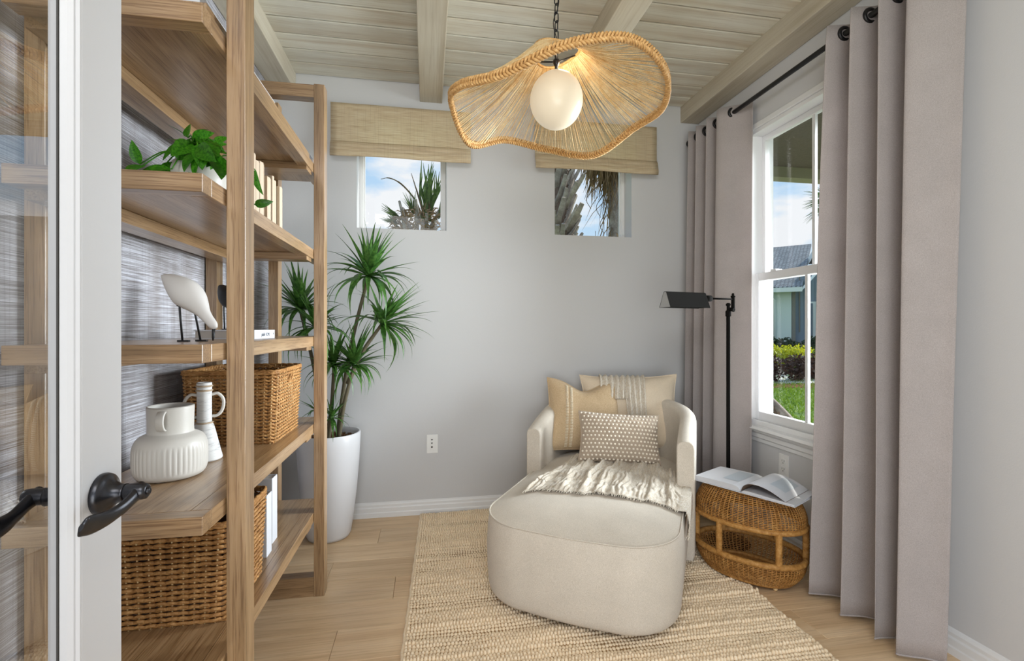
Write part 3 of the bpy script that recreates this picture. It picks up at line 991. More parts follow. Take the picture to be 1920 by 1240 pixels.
# palm C with hanging dry skirt
c = onY(1147, 330, 7.0)
pc = thing('palm_tree', 'palm with a hanging skirt of dry fronds at right small window', 'palm tree', (c.x, c.y, GR), 0, 'palms behind the house')
MB().tube([(c.x + 0.1, c.y, GR - 0.05), (c.x + 0.08, c.y, 2.5), (c.x, c.y, 4.3)], [0.13, 0.10, 0.12], 12).build('trunk', M['boot'], pc)
b = MB()
for k in range(620):
    a = rg.uniform(0, 2 * PI)
    r0 = rg.uniform(0.05, 0.44)
    z0 = rg.uniform(3.75, 4.35)
    ln = rg.uniform(0.35, 0.8) * (1.2 - r0)
    p0 = Vector((c.x + math.cos(a) * r0 - 0.04, c.y + math.sin(a) * r0, z0))
    sw = Vector((rg.gauss(0, 0.10), rg.gauss(0, 0.10), 0))
    ribbon(b, [p0, p0 + Vector((0, 0, -ln * 0.5)) + sw * 0.3, p0 + Vector((0, 0, -ln)) + sw], rg.uniform(0.006, 0.024), (rg.gauss(0, 1), rg.gauss(0, 1), 0.1))
for k in range(150):
    t = rg.random()
    p0 = Vector((c.x + 0.05 + rg.gauss(-0.05, 0.09), c.y + rg.gauss(0, 0.08), lerp(3.5, 2.3, t)))
    sw = Vector((rg.gauss(0, 0.16), rg.gauss(0, 0.16), -0.3))
    ribbon(b, [p0, p0 + sw * 0.5, p0 + sw + Vector((0, 0, -0.1))], 0.008, (rg.gauss(0, 1), rg.gauss(0, 1), 0.1))
for px, py in ((1100, 372), (1118, 388), (1125, 420), (1136, 395)):
    e_ = onY(px + 8, py + 20, 7.0)
    b.tube(catmull([(c.x, c.y, c.z + 0.1), onY((px + 1147) / 2, py - 26, 7.0), onY(px, py, 7.0), e_], 5), [0.008] * 8 + [0.005] * 8, 4)
b.build('dry_skirt', M['dryfrond'], pc, kind='stuff')
b = MB()
for k in range(16):
    a = k * 0.42
    d = Vector((math.cos(a), math.sin(a), 0.25 + 0.3 * (k % 3)))
    q0 = Vector((c.x, c.y, 4.4)) + d * 0.3
    fan(b, q0, d, 0.9, 2.2, 18, rg, 0.035)
b.build('fronds', M['frond'], pc, kind='stuff')
# a distant palm seen at the right edge of the large window
q = ray(1572, 360).xy * 17
pd = thing('palm_tree', 'distant palm frond cluster at the curtain edge of large window', 'palm tree', (q.x, q.y, GR), 0, 'palms behind the house')
MB().tube([(q.x, q.y, GR - 0.05), (q.x, q.y, 5.8)], [0.16, 0.12], 10).build('trunk', M['bark'], pd)
b = MB()
for k in range(14):
    a = k * 0.45
    d = Vector((math.cos(a), math.sin(a), 0.5 - 0.5 * (k % 3)))
    fan(b, Vector((q.x, q.y, 5.8)) + d * 0.3, d, 0.9, 2.0, 14, rg, 0.05)
b.build('fronds', M['frond'], pd, kind='stuff')

# woven porch chair just outside, its arm visible at the window corner
pcx = onX(1441, 748, 2.62)
ch = thing('porch_chair', 'brown woven porch chair just outside the large window', 'chair', (2.75, 3.45, -0.06))
b = MB()
def arm_top(t):
    return Vector((2.62, 3.62 - 0.62 * t, 0.72 - 0.10 * t - 0.18 * t * t))
for k in range(16):
    t0 = k / 15
    p = arm_top(t0)
    b.tube([(p.x - 0.02, p.y, -0.05), (p.x - 0.02, p.y, p.z)], 0.012, 6)
for k in range(24):
    z = 0.0 + k * 0.03
    pts = [Vector((2.60 + (0.012 if i % 2 else -0.012), 3.62 - 0.62 * i / 24, z)) for i in range(25) if arm_top(i / 24).z > z]
    if len(pts) > 2:
        b.tube(pts, 0.013, 5)
b.build('side_panel', M['bark'], ch)
b = MB()
b.tube([arm_top(i / 12) for i in range(13)], 0.03, 8)
b.build('arm', M['boot'], ch)
MB().box(2.62, 3.05, 0.28, 3.2, 3.62, 0.36).build('seat', M['bark'], ch, bevel=0.02)
MB().box(2.62, 3.58, 0.0, 3.2, 3.66, 0.37).build('backrest', M['bark'], ch, bevel=0.02)
for x, yy in ((2.64, 3.08), (3.18, 3.08), (2.64, 3.6), (3.18, 3.6)):
    MB().box(x - 0.02, yy - 0.02, -0.06, x + 0.02, yy + 0.02, 0.3).build('leg', M['bark'], ch)

# ------------------------------------------------------------------ bookcase
bc = thing('bookcase', 'tall open oak bookcase with five thick shelves against woven wallpaper', 'bookcase', (-0.69, 1.77, 0))
FX0, FX1 = -0.494, -0.45     # front posts
BX0, BX1 = -0.926, -0.882    # rear posts
N0, N1 = 1.283, 1.345
G0, G1 = 2.197, 2.257
TOP = 2.248
for y0, y1 in ((N0, N1), (G0, G1)):
    MB().box(FX0, y0, 0, FX1, y1, TOP).build('post', M['oak_z'], bc, bevel=0.002)
    MB().box(BX0, y0, 0, BX1, y1, TOP).build('post', M['oak_z'], bc, bevel=0.002)
    MB().box(BX1, y0 + 0.004, TOP - 0.058, FX0, y1 - 0.004, TOP - 0.002).build('top_rail', M['oak_x'], bc, bevel=0.002)
    MB().box(BX1, y0 + 0.004, 0, FX0, y1 - 0.004, 0.085).build('bottom_rail', M['oak_x'], bc, bevel=0.002)
MB().box(-0.742, 2.40, 0, -0.698, 2.455, TOP - 0.004).build('post', M['oak_z'], bc, bevel=0.002)
SX0, SX1 = -0.878, -0.495
SY0, SY1 = 1.16, 2.385
SHZ = (0.368, 0.756, 1.14, 1.522, 1.90)
for z in SHZ:
    t = 0.042
    sh = MB().box(SX0, SY0 + 0.045, z - t + 0.014, SX1 - 0.045, SY1, z).build('shelf', M['oak_y'], bc)
    MB().box(SX1 - 0.0445, SY0 + 0.045, z - t, SX1, SY1, z).build('front_edge', M['oak_y'], sh, bevel=0.0015)
    MB().box(SX0, SY0, z - t, SX1, SY0 + 0.0445, z).build('end_edge', M['oak_x'], sh, bevel=0.0015)
    MB().box(SX0 + 0.006, SY0 + 0.05, z - t - 0.022, SX0 + 0.082, SY1 - 0.02, z - t + 0.0135).build('rear_apron', M['oak_y'], sh, bevel=0.0015)
    MB().box(SX0 + 0.085, SY1 - 0.28, z - t - 0.016, SX1 - 0.006, SY1 - 0.2, z - t + 0.0135).build('end_apron', M['oak_x'], sh, bevel=0.0015)

# ------------------------------------------------------------------ woven baskets
def basket(name, label, x0, x1, y0, y1, z0, h, pitch, stake, rad, seed, hole=None, taper=0.02):
    rg = random.Random(seed)
    cx, cy = (x0 + x1) / 2, (y0 + y1) / 2
    bk = thing(name, label, 'basket', (cx, cy, z0))
    rc = 0.03
    def outline(hx, hy):
        pts = []
        for (sx, sy, a0) in ((1, 1, 0), (-1, 1, 90), (-1, -1, 180), (1, -1, 270)):
            for k in range(4):
                a = R(a0 + 30 * k)
                pts.append((cx + sx * (hx - rc) + rc * math.cos(a), cy + sy * (hy - rc) + rc * math.sin(a)))
        return pts
    def resample(pts, m):
        P = pts + [pts[0]]
        d = [0]
        for i in range(len(pts)):
            d.append(d[-1] + math.hypot(P[i + 1][0] - P[i][0], P[i + 1][1] - P[i][1]))
        out = []
        for k in range(m):
            s_ = d[-1] * k / m
            i = max(j for j in range(len(d)) if d[j] <= s_ + 1e-9)
            i = min(i, len(pts) - 1)
            t = (s_ - d[i]) / max(1e-9, d[i + 1] - d[i])
            out.append((lerp(P[i][0], P[i + 1][0], t), lerp(P[i][1], P[i + 1][1], t)))
        return out
    hx, hy = (x1 - x0) / 2, (y1 - y0) / 2
    per = 4 * (hx + hy)
    ns = int(per / stake)
    ns += ns % 2
    m = ns * 3
    rows = int(h / pitch)
    b = MB()
    for r_ in range(rows):
        z = z0 + rad + r_ * pitch
        k = r_ / rows
        base = resample(outline(hx - taper * (1 - k) - rad, hy - taper * (1 - k) - rad), m)
        cen = Vector((cx, cy))
        for strand in (0, 1):
            pts = []
            for i, (px, py) in enumerate(base):
                ph = PI * (i / 3) + PI * (r_ % 2) + strand * PI
                off = math.sin(ph + PI / 2) * rad * 0.75
                q = Vector((px, py))
                a, c_ = Vector(base[i - 1]), Vector(base[(i + 1) % m])
                tg = (c_ - a).normalized()
                nr = Vector((tg.y, -tg.x))
                q2 = q + nr * off
                zz = z + math.cos(ph) * pitch * 0.30 + rg.uniform(-1, 1) * pitch * 0.10
                if hole and abs(zz - hole[2]) < hole[3] and abs(q2.y - hole[1]) < hole[4] and abs(q2.x - hole[0]) < 0.04:
                    zz = hole[2] + hole[3] * (1 if zz > hole[2] else -1)
                pts.append((q2.x, q2.y, zz))
            b.tube(pts, rad * rg.uniform(0.85, 1.1) * 0.8, 5, True)
    b.build('weave', M['seagrass'], bk, kind='stuff')
    b = MB()
    st = resample(outline(hx - rad, hy - rad), ns)
    sb = resample(outline(hx - taper - rad, hy - taper - rad), ns)
    for i in range(ns):
        if hole and abs(st[i][1] - hole[1]) < hole[4] and st[i][0] > cx + hx * 0.8:
            b.tube([(sb[i][0], sb[i][1], z0), (st[i][0], st[i][1], hole[2] - hole[3])], 0.0028, 4)
            continue
        b.tube([(sb[i][0], sb[i][1], z0), (st[i][0], st[i][1], z0 + h)], 0.0028, 4)
    b.build('stakes', M['stake'], bk, kind='stuff')
    b = MB()
    rim = resample(outline(hx - rad * 0.6, hy - rad * 0.6), m)
    for s_ in range(3):
        b.tube([(px + rg.gauss(0, 0.001), py + rg.gauss(0, 0.001), z0 + h - 0.004 + 0.005 * math.sin(i * 0.7 + s_ * 2.1)) for i, (px, py) in enumerate(rim)], rad * 0.85, 6, True)
    b.build('rim', M['seagrass'], bk)
    MB().box(x0 + taper + 0.01, y0 + taper + 0.01, z0 + 0.001, x1 - taper - 0.01, y1 - taper - 0.01, z0 + 0.006).build('bottom', M['seagrass'], bk)
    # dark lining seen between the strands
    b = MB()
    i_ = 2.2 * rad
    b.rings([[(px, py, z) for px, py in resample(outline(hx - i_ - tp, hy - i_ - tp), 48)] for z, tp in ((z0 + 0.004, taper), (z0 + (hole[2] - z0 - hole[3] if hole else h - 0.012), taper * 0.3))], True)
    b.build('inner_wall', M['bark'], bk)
    return bk
basket('storage_basket', 'brown woven storage basket with handle hole on the middle shelf', -0.862, -0.535, 1.832, 2.19, 0.756, 0.265, 0.0125, 0.026, 0.0056, 1, hole=(-0.54, 2.01, 0.985, 0.016, 0.032), taper=0.012)
basket('storage_basket', 'large brown woven basket on the bottom shelf near the door', -0.868, -0.527, 1.405, 1.72, 0.368, 0.275, 0.0145, 0.031, 0.0066, 2, taper=0.012)

# ------------------------------------------------------------------ things on the shelves
# ribbed vase
vc = Vector((-0.722, 1.50, 0.756))
vase = thing('ribbed_vase', 'cream ceramic vase with vertical ribs and wide short neck', 'vase', vc)
prof = [(0.060, 0.0), (0.076, 0.004), (0.085, 0.014), (0.0885, 0.03), (0.0895, 0.06), (0.0885, 0.088), (0.085, 0.102), (0.077, 0.114), (0.066, 0.121), (0.0575, 0.125), (0.0555, 0.130), (0.0555, 0.16), (0.0565, 0.196), (0.0555, 0.199), (0.053, 0.196), (0.0515, 0.14), (0.0515, 0.10)]
pf = catmull([(r_, 0, z) for r_, z in prof], 3)
def ribs(a, h):
    k = max(0, min(1, (h - 0.018) / 0.012)) * max(0, min(1, (0.094 - h) / 0.010))
    return 1 + 0.028 * k * (abs(math.sin(a * 23)) ** 0.7 - 0.6)
MB().lathe([(p.x, p.z) for p in pf], 276, vc, 'z', mod=ribs, cap1=False).build('body', M['ceramic'], vase)
b = MB()
hd = Vector((0.1, -1, 0)).normalized()
hs = Vector((1, 0.1, 0)).normalized()
pts = []
for k in range(13):
    t = k / 12
    a = PI * t
    pts.append(vc + hd * (0.053 + 0.022 * math.sin(a)) + Vector((0, 0, 0.165 + 0.026 * math.cos(a))))
b.rings([[p + hs * 0.010 + (p - (vc + Vector((0, 0, 0.165)))).normalized() * 0.004, p - hs * 0.010 + (p - (vc + Vector((0, 0, 0.165)))).normalized() * 0.004, p - hs * 0.010 - (p - (vc + Vector((0, 0, 0.165)))).normalized() * 0.004, p + hs * 0.010 - (p - (vc + Vector((0, 0, 0.165)))).normalized() * 0.004] for p in pts], True, True, True)
b.build('handle', M['ceramic'], vase, bevel=0.002)
for a in (0.5, 2.6, 4.7):
    MB().lathe([(0.006, -0.001), (0.006, 0.004)], 10, vc + Vector((0.06 * math.cos(a), 0.06 * math.sin(a), 0.001))).build('foot', M['ceramic'], vase)
# bottle with ring handles
bcx = Vector((-0.705, 1.665, 0.756))
bt = thing('bottle_vase', 'slender chalky white bottle vase with two ring handles', 'vase', bcx)
prof = [(0.044, 0), (0.050, 0.004), (0.050, 0.010), (0.044, 0.035), (0.035, 0.075), (0.027, 0.108), (0.0215, 0.120), (0.021, 0.13), (0.0205, 0.19), (0.0212, 0.24), (0.020, 0.246), (0.017, 0.244), (0.0165, 0.2)]
pf = catmull([(r_, 0, z) for r_, z in prof], 3)
MB().lathe([(p.x, p.z) for p in pf], 36, bcx, cap1=False).build('body', M['chalk'], bt)
for z, r_ in ((0.236, 0.0215), (0.222, 0.0215), (0.119, 0.0225)):
    MB().tube([bcx + Vector((r_ * math.cos(a), r_ * math.sin(a), z)) for a in [2 * PI * k / 32 for k in range(32)]], 0.0028, 8, True).build('band', M['clayband'], bt)
dv = Vector((0.93, 0.36, 0))
for s in (1, -1):
    pts = catmull([bcx + dv * (s * d) + Vector((0, 0, z)) for d, z in ((0.019, 0.207), (0.036, 0.21), (0.050, 0.195), (0.053, 0.175), (0.047, 0.152), (0.034, 0.139), (0.019, 0.138))], 5)
    MB().tube(pts, 0.0048, 8).build('handle', M['ceramic'], bt)

# shore birds
def bird(name, label, foot, mat, sc, rot, tailbite=True):
    t = thing(name, label, 'figurine', foot, rot)
    u = 0.00143 * sc
    pts = [(-63, 125, .6), (-58, 122, 6), (-46, 115, 15), (-30, 104, 24), (-14, 92, 29.5), (2, 80, 27), (14, 67, 20), (24, 54, 13), (32, 44, 10.5), (39, 36, 9.5), (44, 30, 8.5), (47.5, 25, 4.5)]
    ux = u * 0.92
    P = catmull([(a * ux, r_ * u * 0.92, b_ * u) for a, b_, r_ in pts], 4)
    path = [(p.x, 0, p.z) for p in P]
    MB().tube(path, [max(p.y, 0.0004) for p in P], 22, flat=0.82).build('body', mat, t, off=Z3)
    MB().tube([(44 * ux, 0, 26 * u), (43 * ux, 0, 8 * u), (42.5 * ux, 0, 2 * u)], [3.0 * u, 2.4 * u, 0.8 * u], 8).build('beak', M['black'], t, off=Z3)
    for s, x0, x1 in ((-1, -20, -12), (1, -2, 10)):
        MB().tube([(x0 * ux, s * 7 * u, 76 * u), (x0 * ux + 1 * u, s * 8 * u, 60 * u), (x1 * ux, s * 10 * u, 3 * u)], 1.9 * u, 8).build('leg', M['black'], t, off=Z3)
        MB().box((x1 - 9) * ux, (s * 10 - 3) * u, 0.0005, (x1 + 14) * ux, (s * 10 + 3) * u, 3.5 * u).build('foot', M['black'], t, off=Z3, bevel=0.0006)
    MB().box(-24 * ux, -10 * u, 66 * u, 2 * ux, 10 * u, 78 * u).build('saddle', M['black'], t, off=Z3, bevel=0.001)
    return t
bird('shore_bird', 'white carved shore bird on thin black legs, head lowered', (-0.622, 1.398, 1.14), M['bird_white'], 1.0, R(-10))
bird('shore_bird', 'black carved shore bird behind the white bird, mostly hidden by post', (-0.655, 1.735, 1.1708), M['bird_black'], 0.85, R(-40))

# coffee-table book lying under the birds
bk = thing('coffee_table_book', 'thick white coffee table book lying flat on the bird shelf', 'book', (-0.655, 1.79, 1.14))
b0 = (-0.748, 1.69, 1.1405, -0.565, 1.90, 1.1705)
MB().box(b0[0] + 0.004, b0[1] + 0.004, 1.1435, b0[3] - 0.004, b0[4] - 0.004, 1.1675).build('page_block', M['pagegrey'], bk)
b = MB().box(b0[0], b0[1], 1.1405, b0[3], b0[4], 1.1435).box(b0[0], b0[1], 1.1675, b0[3], b0[4], 1.1705).box(b0[3] - 0.004, b0[1], 1.1435, b0[3], b0[4], 1.1675)
b.build('cover', M['spine_white'], bk)
def text_mesh(name, s, size, mat, parent, loc, rot, sx=1.0):
    cu = bpy.data.curves.new(name, 'FONT')
    cu.body = s
    cu.size = size
    cu.extrude = 0.0002
    cu.align_x = 'LEFT'
    tmp = bpy.data.objects.new(name, cu)
    COL.objects.link(tmp)
    dg = bpy.context.evaluated_depsgraph_get()
    me_ = bpy.data.meshes.new_from_object(tmp.evaluated_get(dg))
    bpy.data.objects.remove(tmp, do_unlink=True)
    me_.materials.clear()
    me_.materials.append(mat)
    o = link_mesh(name, me_, parent, Vector(loc) - parent.location, rot, (sx, 1, 1))
    return o
text_mesh('lettering', 'jalalik HOME', 0.017, M['ink'], bk, (b0[3] + 0.0003, 1.757, 1.1495), (R(90), 0, R(90)), 0.95)
text_mesh('lettering', '*', 0.02, M['ink'], bk, (b0[3] + 0.0003, 1.878, 1.147), (R(90), 0, R(90)))

# upright books on the second shelf
rg = random.Random(5)
y = 1.685
labs = ['cream book nearest the hanging leaf', 'tall cream book second in the row', 'wide cream book in the upright row', 'brown thin book between cream books', 'tan book in the middle of the upright row', 'thin cream book after the tan book',
        'thin pale book second from the row end', 'cream book at the far end of the upright row']
hts = (0.235, 0.222, 0.232, 0.245, 0.205, 0.222, 0.214, 0.2)
ths = (0.030, 0.034, 0.044, 0.020, 0.042, 0.022, 0.024, 0.036)
for i in range(8):
    th, h = ths[i], hts[i]
    x1 = -0.562 - (0.02 if i in (3,) else rg.uniform(0, 0.012))
    bo = thing('book', labs[i] + ' on the upper shelf', 'book', (x1 - 0.04, y + th / 2, 1.522), 0, 'upright books on the upper shelf')
    mt = M['spine_tan'] if i in (3,) else M['spine_cream']
    MB().box(x1 - 0.085, y + 0.003, 1.5235, x1 - 0.004, y + th - 0.003, 1.522 + h - 0.003).build('page_block', M['pagegrey'], bo)
    b = MB().box(x1 - 0.088, y, 1.522, x1, y + 0.003, 1.522 + h).box(x1 - 0.088, y + th - 0.003, 1.522, x1, y + th, 1.522 + h)
    b.rings([[(x1 - 0.004, y, z), (x1 + 0.001, y + th * 0.2, z), (x1 + 0.003, y + th * 0.5, z), (x1 + 0.001, y + th * 0.8, z), (x1 - 0.004, y + th, z)] for z in (1.522, 1.522 + h)], True, True, True, False)
    b.build('cover', mt, bo)
    y += th + 0.006 + (0.006 if i == 3 else 0)

# white books standing on the bottom shelf
for i, (x1, y0, th, h, lb) in enumerate(((-0.560, 1.795, 0.055, 0.218, 'white hardback standing beside the lower basket'), (-0.575, 1.905, 0.06, 0.245, 'taller white hardback behind it on the bottom shelf'))):
    bo = thing('book', lb, 'book', (x1 - 0.09, y0 + th / 2, 0.368), 0, 'white books on the bottom shelf')
    MB().box(x1 - 0.2, y0 + 0.003, 0.3695, x1 - 0.004, y0 + th - 0.003, 0.368 + h - 0.004).build('page_block', M['pagegrey'], bo)
    MB().box(x1 - 0.204, y0, 0.368, x1, y0 + 0.003, 0.368 + h).box(x1 - 0.204, y0 + th - 0.003, 0.368, x1, y0 + th, 0.368 + h).box(x1 - 0.004, y0 + 0.003, 0.368, x1, y0 + th - 0.003, 0.368 + h).build('cover', M['spine_white'], bo, bevel=0.001)

# tray with a pale box on the top shelf
tr = thing('wooden_tray', 'long low wooden tray lying on the top shelf', 'tray', (-0.62, 1.78, 1.90))
MB().box(-0.74, 1.22, 1.9005, -0.512, 2.372, 1.908).build('tray_base', M['oak_y'], tr)
b = MB().box(-0.522, 1.22, 1.908, -0.512, 2.372, 1.94).box(-0.74, 1.22, 1.908, -0.73, 2.372, 1.94).box(-0.73, 1.22, 1.908, -0.522, 1.23, 1.94).box(-0.73, 2.362, 1.908, -0.522, 2.372, 1.94)
b.build('tray_side', M['oak_y'], tr, bevel=0.001)
bx = thing('pale_box', 'pale grey white box resting in the tray on top shelf', 'box', (-0.62, 1.55, 1.908))
MB().box(-0.70, 1.26, 1.909, -0.545, 1.83, 1.985).build('body', M['page'], bx, bevel=0.002)
MB().box(-0.702, 1.258, 1.960, -0.543, 1.832, 1.990).build('lid', M['spine_white'], bx, bevel=0.002)

# leafy plant in a round bowl
ppos = Vector((-0.625, 1.435, 1.522))
pp = thing('potted_plant', 'glossy green leafy plant in round cream pot on upper shelf', 'plant', ppos)
prof = [(0.035, 0), (0.052, 0.006), (0.068, 0.03), (0.074, 0.058), (0.070, 0.084), (0.058, 0.102), (0.052, 0.106), (0.048, 0.102), (0.048, 0.085)]
MB().lathe([(p.x, p.z) for p in catmull([(r_, 0, z) for r_, z in prof], 3)], 40, ppos).build('pot', M['ceramic'], pp)
def leaf_mesh(name, L_, W_, mat, fold=0.25, bend=0.12, nu=9):
    b = MB()
    vs = []
    for i in range(nu):
        t = i / (nu - 1)
        w = W_ * (math.sin(PI * t ** 0.75) ** 0.8) * (1 - 0.25 * t)
        z = -bend * L_ * t * t
        for s in (-1, -0.5, 0, 0.5, 1):
            vs.append((L_ * t, s * w, z + fold * abs(s) * w))
    fs = [(i * 5 + k, (i + 1) * 5 + k, (i + 1) * 5 + k + 1, i * 5 + k + 1) for i in range(nu - 1) for k in range(4)]
    b.add(vs, fs, True)
    return b.mesh(name, mat)
LV = [leaf_mesh('oval_leaf', 1.0, 0.27, M['pothos'], 0.25, 0.10), leaf_mesh('oval_leaf', 1.0, 0.30, M['pothos'], 0.15, 0.22), leaf_mesh('oval_leaf', 1.0, 0.24, M['pothos'], 0.35, 0.16)]
def put_leaf(par, base, tip, me_, roll):
    d = Vector(tip) - Vector(base)
    X = d.normalized()
    up = Vector((0, 0, 0.75)) + (CAM - Vector(base)).normalized() * 0.7
    Y_ = up.cross(X)
    if Y_.length < 0.1:
        Y_ = Vector((0, 1, 0))
    Y_.normalize()
    Zv = X.cross(Y_)
    m = Matrix((X, Y_, Zv)).transposed() @ Matrix.Rotation(roll, 3, 'X')
    o = link_mesh('leaf', me_, par, Vector(base) - par.location, m.to_euler(), (d.length,) * 3)
    return o
def on_depth(px, py, t):
    return CAM + ray(px, py) * t
stems = MB()
pxl = [((262, 308), (244, 262), 1.18, 1.16, -.9), ((268, 310), (232, 316), 1.16, 1.10, .4), ((322, 317), (258, 318), 1.2, 1.13, .2), ((300, 322), (345, 306), 1.22, 1.26, .5),
       ((352, 258), (318, 228), 1.27, 1.24, .7), ((352, 258), (352, 228), 1.31, 1.33, -.8), ((360, 262), (398, 248), 1.28, 1.26, .9), ((362, 250), (388, 238), 1.33, 1.34, -.4),
       ((352, 266), (298, 292), 1.25, 1.19, .6), ((360, 268), (322, 288), 1.24, 1.17, -.3), ((372, 282), (335, 310), 1.22, 1.16, .7), ((375, 290), (358, 330), 1.2, 1.17, .8),
       ((392, 285), (420, 330), 1.24, 1.18, -.5), ((400, 270), (426, 268), 1.32, 1.34, .4), ((398, 300), (425, 318), 1.24, 1.2, .6), ((380, 262), (410, 286), 1.27, 1.22, -.2),
       ((345, 268), (312, 254), 1.3, 1.3, .3), ((392, 262), (424, 285), 1.36, 1.38, .2), ((370, 275), (400, 300), 1.2, 1.16, .9), ((385, 268), (372, 305), 1.22, 1.16, .4),
       ((330, 300), (352, 285), 1.32, 1.36, .4), ((340, 280), (375, 262), 1.36, 1.4, .1), ((405, 290), (427, 300), 1.3, 1.34, -.3), ((478, 318), (486, 365), 1.37, 1.36, 1.2), ((477, 384), (512, 378), 1.36, 1.37, .9), ((420, 300), (440, 330), 1.33, 1.36, .5)]
rgl = random.Random(14)
for k in range(26):
    a = rgl.uniform(0, 2 * PI)
    cx_, cy_ = 368 + rgl.uniform(-30, 38), 285 + rgl.uniform(-22, 22)
    tt = rgl.uniform(1.22, 1.38)
    pxl.append(((cx_, cy_), (cx_ + 40 * math.cos(a), cy_ + 24 * math.sin(a) + 6), tt, tt + rgl.uniform(-0.06, 0.05), rgl.uniform(-0.9, 0.9)))
for i, (p0, p1, t0, t1, rl) in enumerate(pxl):
    a0, a1 = on_depth(*p0, t0), on_depth(*p1, t1)
    a1.y = max(a1.y, 1.19)
    put_leaf(pp, a0, a1, LV[i % 3], rl)
    root = ppos + Vector((0, 0, 0.10)) + (a0 - ppos).normalized() * 0.02
    mid = root.lerp(a0, 0.5) + Vector((0, 0, 0.03))
    stems.tube(catmull([root, mid, a0], 4), 0.0017, 5)
stems.build('stems', M['pothos'], pp)

# ------------------------------------------------------------------ dracaena in the tall white planter
dc = Vector((-0.555, 2.83, 0))
dr = thing('dracaena_plant', 'tall spiky leaved dracaena in a white planter by back wall', 'plant', dc)
prof = [(0.095, 0.0), (0.112, 0.004), (0.120, 0.02), (0.132, 0.10), (0.150, 0.25), (0.163, 0.40), (0.170, 0.52), (0.172, 0.585), (0.170, 0.590), (0.160, 0.588), (0.158, 0.57), (0.155, 0.5)]
MB().lathe(prof, 56, dc, cap1=False).build('planter', M['pot'], dr)
b = MB()
rg = random.Random(12)
b.lathe([(0.158, 0.545), (0.10, 0.552), (0.04, 0.555)], 30, dc, cap0=False)
for k in range(160):
    a, r_ = rg.uniform(0, 6.28), 0.15 * math.sqrt(rg.random())
    q = dc + Vector((r_ * math.cos(a), r_ * math.sin(a), 0.553))
    v = Vector((rg.gauss(0, 1), rg.gauss(0, 1), rg.gauss(0, 0.4))).normalized() * 0.010
    w_ = v.orthogonal().normalized() * 0.005
    b.obox(q, v, w_, v.cross(w_).normalized() * 0.003)
b.build('bark_mulch', M['soil'], dr, kind='stuff')
def blade(name, droop, wid=0.0165):
    b = MB()
    vs = []
    nu = 11
    for i in range(nu):
        t = i / (nu - 1)
        an = droop * t * t
        x = t * (1 - 0.28 * droop * t * t)
        z = -0.42 * droop * t ** 2.3
        w = wid * 3.2 * (0.55 + 0.45 * math.sin(PI * min(1, t * 1.5))) * max(0.03, (1 - t ** 3))
        for s in (-1, 0, 1):
            vs.append((x, s * w, z + 0.35 * abs(s) * w))
    fs = [(i * 3 + k, (i + 1) * 3 + k, (i + 1) * 3 + k + 1, i * 3 + k + 1) for i in range(nu - 1) for k in range(2)]
    b.add(vs, fs, True)
    return b.mesh(name, M['dracaena'])
BL = [blade('sword_leaf', d) for d in (0.25, 0.6, 1.0, 1.4)]
cane = MB()
def D(px, py, y):
    return onY(px, py, y)
stemsD = [
    [(dc.x + 0.05, dc.y - 0.03, 0.55), D(643, 740, 2.78), D(655, 665, 2.76), D(672, 590, 2.74), D(691, 519, 2.72)],
    [(dc.x + 0.06, dc.y - 0.05, 0.55), D(645, 760, 2.74), D(664, 685, 2.70)],
    [D(652, 720, 2.72), D(680, 660, 2.70), D(716, 608, 2.68)],
    [(dc.x + 0.0, dc.y - 0.06, 0.55), D(622, 760, 2.76), D(626, 688, 2.74)],
    [(dc.x - 0.04, dc.y + 0.0, 0.55), D(594, 720, 2.82), D(580, 650, 2.80), D(563, 582, 2.78)],
    [(dc.x - 0.02, dc.y - 0.04, 0.55), D(600, 700, 2.70), D(592, 615, 2.66)],
    [(dc.x + 0.01, dc.y - 0.08, 0.55), D(622, 785, 2.70)],
]
for s_ in stemsD:
    P = catmull(s_, 5)
    cane.tube(P, [lerp(0.0125, 0.0085, i / (len(P) - 1)) for i in range(len(P))], 8)
cane.build('canes', M['stem'], dr)
crowns = [(D(691, 519, 2.72), (0.12, -0.1, 1), 0.33, 58), (D(664, 685, 2.70), (0.1, -0.1, 1), 0.28, 46), (D(716, 608, 2.68), (0.75, -0.15, 0.8), 0.32, 56),
          (D(626, 688, 2.74), (-0.05, -0.1, 1), 0.27, 44), (D(563, 582, 2.78), (-0.15, -0.1, 1), 0.31, 50), (D(592, 615, 2.66), (0.05, -0.15, 1), 0.28, 40), (D(622, 785, 2.70), (0.25, -0.1, 1), 0.17, 18), (D(592, 770, 2.72), (-0.5, -0.1, 0.7), 0.15, 10)]
rg = random.Random(21)
